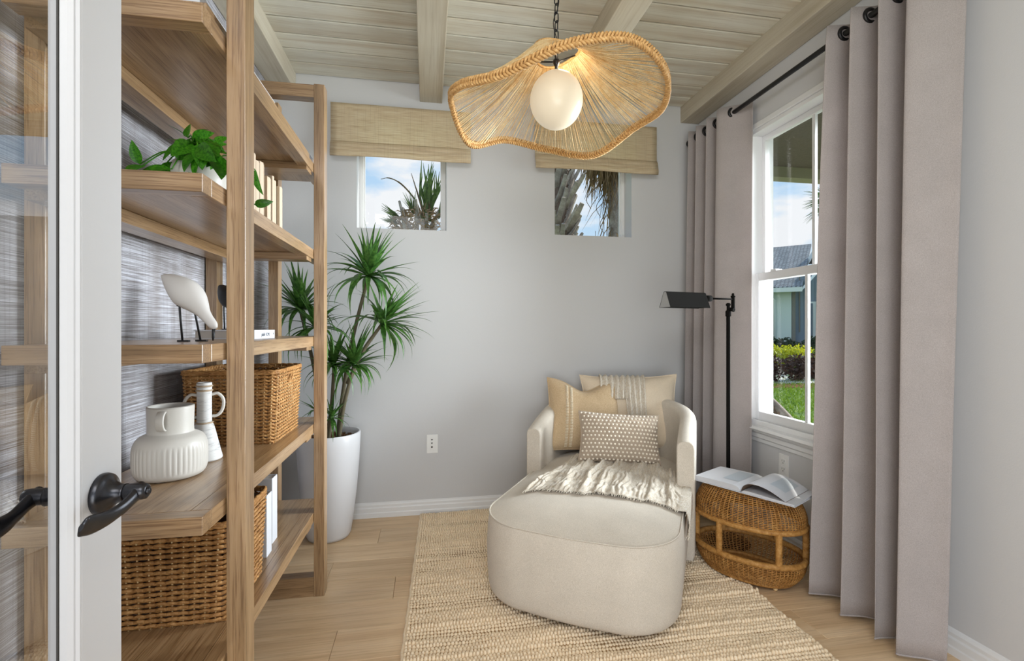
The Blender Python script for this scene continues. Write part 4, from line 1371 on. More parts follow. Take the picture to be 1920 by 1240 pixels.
for (c0, up, L0, nl) in crowns:
    up = Vector(up).normalized()
    cr = bpy.data.objects.new('leaf_crown', MB().lathe([(0.003, -0.02), (0.010, -0.01), (0.011, 0.01), (0.006, 0.03)], 8, (0, 0, 0)).mesh('leaf_crown', M['dracaena']))
    COL.objects.link(cr)
    cr.parent = dr
    cr.location = c0 - dc
    k = 0
    tries = 0
    while k < nl and tries < 600:
        tries += 1
        az = k * 2.39996 + rg.uniform(-0.3, 0.3)
        el = R(rg.uniform(-12, 38)) if k < nl * 0.6 else R(rg.uniform(38, 84))
        d = Vector((math.cos(az) * math.cos(el), math.sin(az) * math.cos(el), math.sin(el)))
        d = Vector((0, 0, 1)).rotation_difference(up) @ d
        ln = L0 * rg.uniform(0.75, 1.1)
        tip = c0 + d * ln
        if tip.y > 3.035 or tip.x < WL + 0.02:
            lim = 1.0
            if d.y > 1e-3:
                lim = min(lim, (3.03 - c0.y) / (d.y * ln))
            if d.x < -1e-3:
                lim = min(lim, (c0.x - WL - 0.02) / (-d.x * ln))
            ln *= max(lim, 0.3)
            if ln < L0 * 0.5:
                k += 1 if tries % 3 == 0 else 0
                continue
        X = d.normalized()
        Y_ = Vector((0, 0, 1)).cross(X)
        if Y_.length < 0.05:
            Y_ = Vector((1, 0, 0))
        Y_.normalize()
        m = Matrix((X, Y_, X.cross(Y_))).transposed()
        v = 3 if el < R(10) else 2 if el < R(30) else 1 if el < R(60) else 0
        if rg.random() < 0.3:
            v = max(0, v - 1)
        link_mesh('leaf', BL[v], cr, (0, 0, 0.0), m.to_euler(), (ln,) * 3)
        k += 1

# ------------------------------------------------------------------ rug
rug = thing('jute_rug', 'natural jute rug with chunky looped rows under the chaise', 'rug', (0.69, 2.0, 0))
def rugL(y):
    return -0.045 - 0.036 * (3.035 - y)
def rugR(y):
    return 1.475 - 0.04 * (3.035 - y)
RY0, RY1 = 0.95, 3.035
b = MB()
b.prism([(rugL(RY0), RY0, 0.0005), (rugR(RY0), RY0, 0.0005), (rugR(RY1), RY1, 0.0005), (rugL(RY1), RY1, 0.0005)], (0, 0, 0.009))
b.build('backing', M['jute2'], rug)
rs_ = np.random.RandomState(4)
RP = 0.0185
nrow = int((RY1 - RY0) / RP)
V, F = [], []
tmpl = []
for k in range(6):
    tmpl.append((math.cos(k * PI / 3), math.sin(k * PI / 3), 0.0))
for k in range(6):
    tmpl.append((0.72 * math.cos(k * PI / 3), 0.72 * math.sin(k * PI / 3), 0.75))
tmpl.append((0, 0, 1.0))
tmpl = np.array(tmpl)
tf = [(k, (k + 1) % 6, 6 + (k + 1) % 6, 6 + k) for k in range(6)] + [(6 + k, 6 + (k + 1) % 6, 12) for k in range(6)]
vall = []
fall = []
cnt = 0
for r_ in range(nrow):
    y = RY1 - RP * (r_ + 0.5)
    hrow = 0.0085 + 0.008 * (mnoise.noise((r_ * 0.9, 0.3, 0)) + 0.5)
    x = rugL(y) + 0.004
    while x < rugR(y) - 0.004:
        w = 0.0128 * (0.85 + 0.35 * rs_.rand())
        wob = 0.006 * mnoise.noise((x * 3.0, r_ * 0.13, 1.7)) + 0.004 * mnoise.noise((x * 11, r_ * 0.5, 9))
        hh = hrow * (0.75 + 0.35 * rs_.rand()) * (1.0 + 0.8 * mnoise.noise((x * 2.2, y * 14, 4.0)))
        p = tmpl * np.array([w * 0.56, RP * 0.56, max(hh, 0.004)])
        p = p + np.array([x + w / 2, y + wob + rs_.randn() * 0.0007, 0.008])
        vall.append(p)
        fall += [tuple(i + cnt for i in f) for f in tf]
        cnt += 13
        x += w
V = np.concatenate(vall)
b = MB()
b.v = [tuple(p) for p in V]
b.f = fall
b.sm = [True] * len(fall)
b.mi = [0] * len(fall)
b.build('loop_pile', M['jute'], rug, kind='stuff')
for fn in (rugL, rugR):
    b = MB()
    b.tube([(fn(RY0 + (RY1 - RY0) * i / 60) + 0.002 * math.sin(i * 2.1), RY0 + (RY1 - RY0) * i / 60, 0.007) for i in range(61)], 0.0065, 6)
    b.build('edge_binding', M['jute'], rug)

# ------------------------------------------------------------------ chaise
CHL = Vector((0.509, 1.733, 0.0))
CHR = math.atan2(-0.54, 0.84)
chs = thing('chaise_lounge', 'cream upholstered chaise lounge with rounded foot and barrel back', 'chaise', CHL, CHR)
HW, RB, RF = 0.403, 0.40, 0.225
YB = 1.0
def ch_outline(off=0.0, n=14, back=True):
    pts = []
    hw, rf, rb = HW + off, RF + off, RB + off
    for k in range(n + 1):
        a = PI + (PI / 2) * k / n
        pts.append((-HW + RF + rf * math.cos(a), RF + rf * math.sin(a)))
    # gentle bow of the front edge
    for k in range(1, 8):
        t = k / 8
        pts.append((lerp(-HW + RF, HW - RF, t), -off - 0.010 * math.sin(PI * t)))
    for k in range(n + 1):
        a = 1.5 * PI + (PI / 2) * k / n
        pts.append((HW - RF + rf * math.cos(a), RF + rf * math.sin(a)))
    for k in range(1, 8):
        pts.append((hw, lerp(RF, YB, k / 8)))
    for k in range(2 * n + 1):
        a = PI * k / (2 * n)
        pts.append((hw * math.cos(a), YB + rb * math.sin(a)))
    for k in range(1, 8):
        pts.append((-hw, lerp(YB, RF, k / 8)))
    return pts
SEAM = 0.385
b = MB()
prof = [(0.048, -0.055), (0.049, -0.035), (0.056, -0.018), (0.070, -0.006), (0.095, 0.0), (0.16, 0.005), (0.25, 0.007), (0.33, 0.003), (0.37, -0.002), (SEAM, -0.007)]
b.rings([[(x, y, z) for x, y in ch_outline(o_)] for z, o_ in prof], True, True, False)
b.build('base', M['cream'], chs, off=Z3)
def seat_top(x, y):
    # height of the cushion dome at local x, y
    sy = min(max(y, 0.36), YB)
    dx, dy = x, y - sy
    r_ = math.sqrt((dx / HW) ** 2 + (dy / 0.40) ** 2)
    r_ = min(1, r_)
    return SEAM + 0.058 * (1 - r_ ** 2.6)
b = MB()
ol = ch_outline(-0.006)
rr = []
for k in (0, 0.03, 0.08, 0.16, 0.28, 0.45, 0.65, 0.85, 1.0):
    ring = []
    for x, y in ol:
        sx, sy = 0, min(max(y, 0.36), YB)
        qx, qy = lerp(x, sx, k), lerp(y, sy, k)
        ring.append((qx, qy, SEAM - 0.001 + 0.058 * (1 - (1 - k) ** 2.6)))
    rr.append(ring)
b.rings(rr, True, False, False)
b.build('seat_cushion', M['cream'], chs, off=Z3)
MB().tube([(x, y, SEAM) for x, y in ch_outline(-0.004)], 0.0032, 6, True).build('piping', M['cream'], chs, off=Z3)
b = MB()
b.rings([[(x, y, z) for x, y in ch_outline(-0.10)] for z in (0.017, 0.062)], True, True, True, False)
b.build('plinth', M['black'], chs, off=Z3)
# barrel back with arms
b = MB()
AF = 0.742
def shell_path(rad):
    pts = []
    for k in range(7):
        pts.append((rad, lerp(AF, YB, k / 6)))
    for k in range(1, 41):
        a = PI * k / 40
        pts.append((rad * math.cos(a), YB + rad * 0.97 * math.sin(a)))
    for k in range(1, 7):
        pts.append((-rad, lerp(YB, AF, k / 6)))
    return pts
RO, RI = 0.438, 0.352
po, pi_ = shell_path(RO), shell_path(RI)
rs = []
mct = len(po)
for i in range(mct):
    (ox, oy), (ix, iy) = po[i], pi_[i]
    back = max(0, min(1, (oy - AF) / (YB + RO - AF)))
    zt = 0.625 + 0.125 * (1 - (1 - back) ** 1.8)
    O, I = Vector((ox, oy, 0)), Vector((ix, iy, 0))
    sec = []
    # outer bottom -> outer top -> rounded top -> inner
    sec.append(lerp(O, I, 0.06) + Vector((0, 0, 0.05)))
    sec.append(O + Vector((0, 0, 0.075)))
    sec.append(O + Vector((0, 0, zt * 0.6)))
    for k in range(9):
        a = PI * k / 8
        c_ = (O + I) / 2
        hwid = (O - I) / 2
        sec.append(c_ + hwid * math.cos(a) + Vector((0, 0, zt - 0.035 + 0.035 * math.sin(a) ** 0.75)))
    sec.append(I + Vector((0, 0, zt * 0.6)))
    sec.append(I + Vector((0, 0, 0.30)))
    sec.append(lerp(I, O, 0.06) + Vector((0, 0, 0.05)))
    rs.append(sec)
def inset(sec, d, k):
    c_ = sum((Vector(p) for p in sec), Vector()) / len(sec)
    return [Vector(p).lerp(Vector((c_.x, p[1], c_.z if False else p[2])), k) + Vector((0, d, -abs(d) * 0.3)) for p in sec]
rs2 = [inset(rs[0], -0.012, 0.16), inset(rs[0], -0.007, 0.05)] + rs + [inset(rs[-1], -0.007, 0.05), inset(rs[-1], -0.012, 0.16)]
b.rings(rs2, True, True, True)
b.build('barrel_back', M['cream'], chs, off=Z3)
# small feet under the barrel
for x, yy in ((0.39, 0.80), (-0.39, 0.80), (0.25, 1.30), (-0.25, 1.30)):
    MB().lathe([(0.018, 0.017), (0.022, 0.055)], 12, (x, yy, 0)).build('foot', M['black'], chs, off=Z3)

def chw(x, y, z):
    c_, s_ = math.cos(CHR), math.sin(CHR)
    return Vector((CHL.x + c_ * x - s_ * y, CHL.y + s_ * x + c_ * y, z))

# ------------------------------------------------------------------ pillows: built flat (x width, z height, -y front), then leaned
def pillow_fn(w, h, t, dent=0.0, seed=0, pinch=0.10):
    def f(a, c, side):
        ex = (1 - abs(a) ** 3.2)
        ez = (1 - abs(c) ** 3.2)
        x = a * w / 2 * (1 - pinch * (1 - abs(c) ** 2) * abs(a) ** 2)
        z = c * h / 2 * (1 - pinch * (1 - abs(a) ** 2) * abs(c) ** 2)
        th = t / 2 * (max(0, ex) ** 0.62) * (max(0, ez) ** 0.62)
        wr_ = 0.006 * mnoise.noise((a * 2.1 + seed, c * 2.3, seed * 1.7)) + 0.003 * mnoise.noise((a * 6 + seed, c * 6, 3))
        if dent:
            z -= dent * h * max(0, c) ** 1.5 * math.exp(-((a + 0.02) / 0.42) ** 2)
            th *= 1 - 0.25 * max(0, c) * math.exp(-(a / 0.4) ** 2)
        edge = min(1, (1 - abs(a)) * 6) * min(1, (1 - abs(c)) * 6)
        return Vector((x, side * (th + wr_ * edge), z + h / 2))
    return f
def make_pillow(name, label, w, h, t, mat, loc, rz, lean, roll=0, dent=0, seed=0, pinch=0.10):
    o = thing(name, label, 'pillow', loc)
    o.rotation_euler = Matrix.Rotation(rz, 3, 'Z').to_4x4().to_euler()
    m = Matrix.Rotation(rz, 4, 'Z') @ Matrix.Rotation(lean, 4, 'X') @ Matrix.Rotation(roll, 4, 'Y')
    o.rotation_euler = m.to_euler()
    f = pillow_fn(w, h, t, dent, seed, pinch)
    b = MB()
    n_ = 33
    b.grid(n_, n_, lambda u, v: f(2 * u - 1, 2 * v - 1, -1))
    b.grid(n_, n_, lambda u, v: f(1 - 2 * u, 2 * v - 1, 1))
    b.build('cover', mat, o, off=Z3)
    edge = [f(-1 + 2 * k / 24, -1, 0) for k in range(24)] + [f(1, -1 + 2 * k / 24, 0) for k in range(24)] + [f(1 - 2 * k / 24, 1, 0) for k in range(24)] + [f(-1, 1 - 2 * k / 24, 0) for k in range(24)]
    MB().tube(edge, 0.0035, 6, True).build('seam', mat, o, off=Z3)
    return o, f
pq = chw(0.065, 1.205, 0.438)
bp, bpf = make_pillow('back_pillow', 'large cream linen pillow at the back of the chaise', 0.60, 0.46, 0.17, M['cream_pillow'], pq, CHR + 0.30, R(-14), R(-1), 0, 2)
pq = chw(-0.185, 1.03, 0.440)
lp, lpf = make_pillow('square_pillow', 'tan woven square pillow with pale stitched stripe', 0.46, 0.44, 0.15, M['tan_pillow'], pq, CHR + 0.42, R(-17), R(3), 0.14, 5, 0.08)
b = MB()
for side in (0, 1):
    for k in range(44):
        c_ = -0.92 + 1.78 * k / 43
        a = -0.44 + 0.06 * (side * 2 - 1)
        p0, p1 = lpf(a - 0.035, c_, -1), lpf(a + 0.035, c_, -1)
        b.tube([p0 + Vector((0, -0.0015, 0)), (p0 + p1) / 2 + Vector((0, -0.004, 0)), p1 + Vector((0, -0.0015, 0))], 0.0024, 5)
b.build('stitching', M['stitch'], lp, off=Z3, kind='stuff')
pq = chw(0.055, 0.855, 0.447)
dp, dpf = make_pillow('lumbar_pillow', 'taupe lumbar pillow covered with cream knotted dots', 0.45, 0.27, 0.12, M['taupe'], pq, CHR + 0.44, R(-20), R(4), 0.0, 9, 0.07)
b = MB()
nr = 13
for j in range(nr):
    for i in range(20):
        a = -0.95 + 1.9 * (i + (0.5 if j % 2 else 0)) / 19.5
        c_ = -0.93 + 1.86 * j / (nr - 1)
        if a > 0.97:
            continue
        p0 = dpf(a, c_, -1) + Vector((0, -0.001, 0))
        b.lathe([(0.0056, -0.002), (0.0060, 0.001), (0.0042, 0.0042), (0.0012, 0.0054)], 7, (0, 0, 0), 'y')
        for q in range(len(b.v) - 28, len(b.v)):
            v = b.v[q]
            b.v[q] = (v[0] + p0.x, p0.y - v[1], v[2] + p0.z)
b.f = [f_[::-1] for f_ in b.f]
b.build('knots', M['knob'], dp, off=Z3, kind='stuff')

# ------------------------------------------------------------------ throw blanket
th = thing('throw_blanket', 'crinkled cream gauze throw spread over the chaise seat and back pillow', 'blanket', CHL, CHR)
fl_, fr_, br_, bl_ = Vector((-0.285, 0.285)), Vector((0.47, 0.40)), Vector((0.40, 0.90)), Vector((-0.20, 0.93))
NU, NV = 230, 90
def throw_pt(u, v):
    q = (fl_ * (1 - u) + fr_ * u) * (1 - v) + (bl_ * (1 - u) + br_ * u) * v
    # gathered folds running front to back
    ph = u * 46 + 3.2 * mnoise.noise((u * 4, v * 2.4, 0.5))
    amp = 0.0085 * (0.55 + 0.9 * (mnoise.noise((u * 5, v * 3, 7)) + 0.5))
    cr_ = 0.0030 * math.sin(u * 210 + 5 * mnoise.noise((u * 12, v * 7, 1))) + 0.005 * mnoise.noise((u * 26, v * 13, 6)) + 0.004 * mnoise.noise((u * 60, v * 9, 16))
    z = cr_ + amp * (math.sin(ph) + 0.5 * math.sin(ph * 2.3 + 1)) + 0.016 * max(0, mnoise.noise((u * 7, v * 6, 2.2))) + 0.02 * max(0, mnoise.noise((u * 3 + 5, v * 3.5, 4.2)))
    q = q + Vector((0.012 * mnoise.noise((u * 9, v * 3, 8)), (0.055 * mnoise.noise((u * 4.5, v * 2, 3)) + 0.02 * mnoise.noise((u * 15, v * 2, 5))) * (1 if v < 0.2 else 0.5)))
    x, y = q.x, q.y
    side = x - (HW - 0.02)
    if side > 0:
        zz = seat_top(HW - 0.03, y) - side * 1.5
        x = HW + 0.010 + 0.012 * abs(math.sin(ph)) + 0.05 * side
        return Vector((x, y, max(zz, 0.30) + 0.01))
    ends = min(1, min(v, 1) * 10 + 0.25)
    return Vector((x, y, seat_top(x, y) + 0.0065 + max(z, -0.004) * ends + 0.003))
b = MB()
b.grid(NU, NV, throw_pt)
b.build('seat_cloth', M['throw'], th, off=Z3, solid=0.003)
b = MB()
rg = random.Random(2)
for k in range(120):
    p0 = throw_pt(k / 119, 0.0)
    b.tube([p0, p0 + Vector((rg.gauss(0, 0.004), -0.010 - 0.008 * rg.random(), -0.004 if p0.x < HW else -0.012))], [0.0014, 0.0008], 4)
b.build('fringe', M['knob'], th, off=Z3, kind='stuff')
# part hung over the back pillow, built on the pillow surface
inv = (Matrix.Translation(CHL) @ Matrix.Rotation(CHR, 4, 'Z')).inverted()
pm = Matrix.Translation(bp.location) @ bp.rotation_euler.to_matrix().to_4x4()
TM = inv @ pm
def drape(a0, a1, c0, nfold, seed, b, nu=44, nv=26):
    def f(u, v):
        s_ = -0.25 + v * 1.25          # negative: behind the pillow top
        a = lerp(a0, a1, u) + 0.05 * (v ** 1.2) * (0.5 - u) + 0.02 * math.sin(v * 4 + seed)
        ph = u * nfold * 2 * PI + seed
        fold = 0.007 * (1 + math.sin(ph)) + 0.004 * mnoise.noise((u * 8, v * 5, seed))
        if s_ < 0:
            p = bpf(a, 1 + s_ * 0.9, 1)
            n_ = Vector((0, 1, 0.6)).normalized()
        else:
            p = bpf(a, 1 - s_ * (1 - c0), -1)
            n_ = Vector((0, -1, 0.9 * max(0, 1 - s_ * 3))).normalized()
        p = p + n_ * (0.006 + fold) + Vector((0, 0, 0.004 * (1 - abs(s_) * 2) if abs(s_) < 0.5 else 0))
        return TM @ p
    b.grid(nu, nv, f)
b = MB()
drape(-0.62, -0.02, 0.30, 5, 1.0, b)
drape(-0.10, 0.32, -0.35, 4, 2.4, b)
b.build('pillow_cloth', M['throw'], th, off=Z3, solid=0.003)
# tassels behind the arm
# ------------------------------------------------------------------ wicker stool
SC0 = Vector((1.512, 2.045, 0.0))
SR = math.atan2(-0.80, 0.60)
stl = thing('wicker_stool', 'two-tier oval wicker stool beside the chaise', 'stool', SC0, SR)
def oval(a, k=1.0, aa=0.240, bb=0.172, e_=2.15):
    c_, s_ = math.cos(a), math.sin(a)
    return (math.copysign(abs(c_) ** (2 / e_), c_) * aa * k, math.copysign(abs(s_) ** (2 / e_), s_) * bb * k)
B0 = 0.022
NS = 76
def tier(name, z0, z1, k0, kmid, k1, rowp):
    b = MB()
    rows = int((z1 - z0) / rowp)
    for r_ in range(rows + 1):
        t = r_ / rows
        k = (1 - t) ** 2 * k0 + 2 * t * (1 - t) * kmid + t * t * k1
        z = lerp(z0, z1, t)
        pts = []
        for i in range(NS * 2):
            a = 2 * PI * i / (NS * 2)
            x, y = oval(a, k)
            rad_ = 1 + (0.010 if (i // 1 + r_) % 2 else -0.006)
            pts.append((x * rad_, y * rad_, z))
        b.tube(pts, 0.0026, 4, True)
    for i in range(NS):
        a = 2 * PI * (i + 0.25) / NS
        pts = []
        for j in range(7):
            t = j / 6
            k = (1 - t) ** 2 * k0 + 2 * t * (1 - t) * kmid + t * t * k1
            x, y = oval(a, k)
            pts.append((x, y, lerp(z0, z1, t)))
        b.tube(pts, 0.0030, 4)
    b.build(name, M['rattan'], stl, off=Z3, kind='stuff')
tier('lower_weave', B0, 0.122, 0.80, 1.02, 0.985, 0.0072)
tier('upper_weave', 0.285, 0.418, 1.0, 1.04, 0.78, 0.0072)
def wrap_ring(name, z, k, r_):
    b = MB()
    pts = []
    n_ = 240
    for i in range(n_):
        x, y = oval(2 * PI * i / n_, k)
        pts.append((x, y, z))
    b.tube(pts, [r_ * (1.06 if i % 2 else 0.94) for i in range(n_)], 8, True)
    b.build(name, M['rattan_wrap'], stl, off=Z3)
wrap_ring('lower_rim', 0.131, 0.99, 0.0135)
wrap_ring('upper_rim', 0.280, 1.0, 0.0115)
wrap_ring('base_ring', 0.030, 0.80, 0.009)
for i in range(6):
    a = R(12 + 60 * i)
    x, y = oval(a, 0.985)
    MB().tube([(x, y, lerp(0.125, 0.285, j / 24)) for j in range(25)], [0.0145 * (1.05 if j % 2 else 0.95) for j in range(25)], 10).build('post', M['rattan_wrap'], stl, off=Z3)
b = MB()
for j in range(40):
    t = j / 40
    k = 0.79 * (1 - t)
    b.tube([(*oval(2 * PI * i / 60, k), 0.418 + 0.006 * math.sin(t * PI / 2) + (0.0015 if (i + j) % 2 else 0)) for i in range(60)], 0.0028, 4, True)
b.build('top_weave', M['rattan'], stl, off=Z3, kind='stuff')
b = MB()
b.rings([[(*oval(2 * PI * i / 60, k), B0 + 0.003 + 0.002 * (1 - k)) for i in range(60)] for k in (0.79, 0.4, 0.02)], True)
b.build('bottom', M['rattan'], stl, off=Z3)
for a in (0.4, 2.6, 4.0, 5.6):
    x, y = oval(a, 0.72)
    MB().lathe([(0.003, 0.0012), (0.009, 0.005), (0.0105, 0.011), (0.009, 0.018), (0.004, 0.024)], 14, (x, y, 0)).build('bead_foot', M['stake'], stl, off=Z3)

# open book on the stool
OB = Vector((1.508, 2.005, 0.4265))
OR = math.atan2(-0.88, 0.475)
ob = thing('open_book', 'open white hardback book lying on the wicker stool', 'book', OB, OR)
bw_, bh_ = 0.225, 0.245
# left half: thick stack of pages; x negative. y from -bh/2 (front) to bh/2
def sheet(b, prof, y0, y1, thick):
    n_ = len(prof)
    rs = []
    for y in (y0, y1):
        rs.append([Vector((x, y, z)) for x, z in prof] + [Vector((x, y, z - thick)) for x, z in reversed(prof)])
    m_ = len(rs[0])
    b.rings(rs, True, True, True, False)
b = MB()
sheet(b, [(-bw_ - 0.004, 0.006), (-0.012, 0.0045)], -bh_ / 2 - 0.004, bh_ / 2 + 0.004, 0.003)
sheet(b, [(0.012, 0.0045), (bw_ + 0.004, 0.004)], -bh_ / 2 - 0.004, bh_ / 2 + 0.004, 0.003)
sheet(b, [(-0.012, 0.0045), (0, 0.0035), (0.012, 0.0045)], -bh_ / 2 - 0.004, bh_ / 2 + 0.004, 0.003)
b.build('cover', M['spine_white'], ob, off=Z3)
b = MB()
left = [(-bw_, 0.026), (-0.15, 0.028), (-0.08, 0.0295), (-0.035, 0.029), (-0.012, 0.023), (-0.003, 0.008)]
b.prism([(-bw_, -bh_ / 2, 0.0065)] + [(x, -bh_ / 2, z) for x, z in left] + [(-0.003, -bh_ / 2, 0.005)], (0, bh_, 0))
b.build('left_pages', M['page'], ob, off=Z3)
b = MB()
right = [(0.003, 0.006), (0.012, 0.014), (0.04, 0.016), (0.12, 0.013), (bw_, 0.010)]
b.prism([(0.003, -bh_ / 2, 0.0048)] + [(x, -bh_ / 2, z) for x, z in right] + [(bw_, -bh_ / 2, 0.0045)], (0, bh_, 0))
b.build('right_pages', M['page'], ob, off=Z3)
b = MB()
arch = [(p.x, p.z) for p in catmull([(0.0, 0, 0.012), (0.012, 0, 0.036), (0.04, 0, 0.052), (0.085, 0, 0.053), (0.13, 0, 0.042), (0.17, 0, 0.024), (0.19, 0, 0.0135)], 4)]
sheet(b, arch, -bh_ / 2, bh_ / 2, 0.0012)
lifted = b.build('lifted_pages', M['page'], ob, off=Z3)
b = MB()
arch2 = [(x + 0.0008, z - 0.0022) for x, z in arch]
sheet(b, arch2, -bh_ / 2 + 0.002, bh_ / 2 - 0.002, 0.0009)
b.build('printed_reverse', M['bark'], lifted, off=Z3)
M['printgrey'] = plain('grey_photo_print', srgb(176, 184, 192), 0.4, 0.4)
b = MB()
b.add([(-0.115, -bh_ / 2 + 0.06, 0.0302), (-0.04, -bh_ / 2 + 0.06, 0.0302), (-0.04, bh_ / 2 - 0.02, 0.0302), (-0.115, bh_ / 2 - 0.02, 0.0302)], [(0, 1, 2, 3)])
b.build('printed_picture', M['printgrey'], ob, off=Z3)
b = MB()
ar = [p for p in arch if 0.09 < p[0] < 0.165]
for i in range(len(ar) - 1):
    b.add([(ar[i][0], -bh_ / 2 + 0.07, ar[i][1] + 0.0006), (ar[i + 1][0], -bh_ / 2 + 0.07, ar[i + 1][1] + 0.0006), (ar[i + 1][0], bh_ / 2 - 0.03, ar[i + 1][1] + 0.0006), (ar[i][0], bh_ / 2 - 0.03, ar[i][1] + 0.0006)], [(0, 1, 2, 3)])
b.build('printed_picture', M['printgrey'], ob, off=Z3)

# ------------------------------------------------------------------ floor lamp
lpz = Vector((1.625, 2.365, -0.026))
lpz0 = Vector((1.625, 2.365, 0))
fl2 = thing('floor_lamp', 'dark metal pharmacy floor lamp behind the wicker stool', 'floor lamp', lpz0)
MB().lathe([(0.11, 0.0), (0.112, 0.006), (0.108, 0.014), (0.03, 0.018), (0.016, 0.024)], 40, lpz0).build('base', M['lampmetal'], fl2)
MB().tube([lpz0 + Vector((0, 0, 0.02)), lpz + Vector((0, 0, 1.285))], 0.0105, 16).build('pole', M['lampmetal'], fl2)
MB().lathe([(0.0135, 1.268), (0.0145, 1.272), (0.0145, 1.295), (0.012, 1.300), (0.0085, 1.302), (0.0085, 1.325), (0.0125, 1.328), (0.0125, 1.336), (0.006, 1.342)], 20, lpz).build('collar', M['lampmetal'], fl2)
la = Vector((-0.97, -0.24, 0)).normalized()
rtv = Vector((0.985, -0.17, 0))
p2 = lpz + rtv * 0.026
kn = MB()
kn.lathe([(0.009, 1.296), (0.0095, 1.300), (0.0095, 1.372), (0.012, 1.374), (0.012, 1.380), (0.006, 1.383), (0.007, 1.391), (0.003, 1.396)], 16, p2)
kn.tube([lpz + Vector((0, 0, 1.315)), p2 + Vector((0, 0, 1.305))], 0.007, 10)
kn.build('swivel_joint', M['lampmetal'], fl2)
MB().tube([lpz + Vector((0.005, -0.012, 1.305)), lpz + Vector((0.012, -0.032, 1.302))], [0.009, 0.011], 16).build('knob', M['lampmetal'], fl2)
ac = p2 + Vector((0, 0, 1.362))
a1 = ac + la * 0.165
MB().tube([ac, a1], 0.005, 10).build('arm', M['lampmetal'], fl2)
s1 = a1 + la * 0.045
MB().tube([a1, s1], 0.0165, 18).build('socket', M['lampmetal'], fl2)
sv = la.cross(Vector((0, 0, 1))).normalized()
def tent(o_):
    # tent-shaped shade section, open below
    pts = []
    for k in range(7):
        a = PI * (0.28 + 0.44 * k / 6)
        pts.append((math.cos(a) * 0.016 * o_, math.sin(a) * 0.016 * o_ + 0.013))
    return [(0.041 * o_, -0.052)] + pts + [(-0.041 * o_, -0.052)]
b = MB()
sl = 0.268
rs = []
for d in (0, sl):
    o_ = [s1 + la * d + sv * x + Vector((0, 0, z)) for x, z in tent(1.0)]
    i_ = [s1 + la * d + sv * x + Vector((0, 0, z - 0.0015)) for x, z in reversed(tent(0.95))]
    rs.append(o_ + i_)
b.rings(rs, True, True, True, False)
b.build('shade', M['lampmetal'], fl2)
M['steel'] = plain('brushed_end_cap', srgb(168, 166, 164), 0.3, 0.5, 0.6)
for d, mt in ((0.001, 'lampmetal'), (sl - 0.002, 'steel')):
    b = MB()
    b.prism([s1 + la * d + sv * x + Vector((0, 0, z)) for x, z in tent(0.96)], la * 0.0015)
    b.build('end_cap', M[mt], fl2)
# power cord on the floor
cd = thing('lamp_cord', 'black power cord lying on the floor behind the stool', 'cord', (1.5, 2.42, 0))
MB().tube(catmull([(1.60, 2.44, 0.022), (1.53, 2.42, 0.021), (1.45, 2.38, 0.005), (1.40, 2.44, 0.024), (1.38, 2.56, 0.005), (1.50, 2.70, 0.005)], 8), 0.0035, 6).build('cable', M['black'], cd)

# ------------------------------------------------------------------ curtains, rod
RODX, RODZ = 1.782, 2.456
rod = thing('curtain_rod', 'black metal curtain rod above the large window', 'curtain rod', (RODX, 2.15, RODZ))
MB().tube([(RODX, 1.22, RODZ), (RODX, 3.01, RODZ)], 0.0125, 16).build('pole', M['black'], rod)
for yy, s in ((1.22, -1), (3.01, 1)):
    MB().lathe([(0.0135, 0), (0.022, 0.006 * s), (0.024, 0.018 * s), (0.018, 0.030 * s), (0.008, 0.036 * s)], 20, (RODX, yy, RODZ), 'y').build('finial', M['black'], rod)
for yy in (1.25, 2.985):
    MB().tube([(WR - 0.001, yy, RODZ - 0.02), (RODX, yy, RODZ - 0.02)], 0.006, 10).lathe([(0.02, 0), (0.02, -0.006), (0.012, -0.009)], 18, (WR, yy, RODZ - 0.02), 'x').build('bracket', M['black'], rod)
def curtain(label, tops, bots, s0, s1, ztop, zbot, xm0, xm1, amp0, amp1, gro, seed, phase_end=None):
    cu = thing('linen_curtain', label, 'curtain', (xm1, (tops[1][0] + tops[1][-1]) / 2, 0), 0, 'linen curtain panels')
    nu, nv = 150, 40
    def path(s_, t):
        yt, yb = pw(s_, tops[0], tops[1]), pw(s_, bots[0], bots[1])
        k = t ** 0.8
        y = lerp(yt, yb, k)
        xm = lerp(xm0, xm1, k)
        am = lerp(amp0, amp1, k) * (1 + 0.10 * mnoise.noise((s_ * 0.7, t * 1.5, seed)))
        c_ = math.cos(2 * PI * s_)
        c_ = math.copysign(abs(c_) ** 0.85, c_)
        y += 0.008 * mnoise.noise((s_ * 0.9, t * 2.2, seed + 4)) * t
        # overlapping lobes: lean the fold so each front tip hides the valley beyond
        y += lerp(0.010, 0.018, k) * math.sin(2 * PI * s_)
        return xm - am * c_, y
    b = MB()
    def fn(u, v):
        s_ = lerp(s0, s1, u)
        x, y = path(s_, v)
        z = lerp(ztop, zbot, v)
        x = min(x, WR - 0.022)
        if z < 0.68:
            x = min(x, WR - 0.03)
        return Vector((x, y, z))
    b.grid(nu, nv, fn)
    b.build('fabric', M['curtain'], cu, solid=0.0022)
    b = MB()
    b.tube([fn(i / 149, 1.0) + Vector((0, 0, 0.004)) for i in range(150)], 0.0035, 5)
    b.build('hem', M['curtain'], cu)
    for s_ in gro:
        x, y = path(s_, (ztop - RODZ) / (ztop - zbot))
        MB().tube([(RODX + 0.026 * math.cos(a), y, RODZ + 0.026 * math.sin(a)) for a in [2 * PI * k / 28 for k in range(28)]], 0.0085, 8, True, up=(0, 1, 0)).build('grommet', M['black'], cu)
    return cu
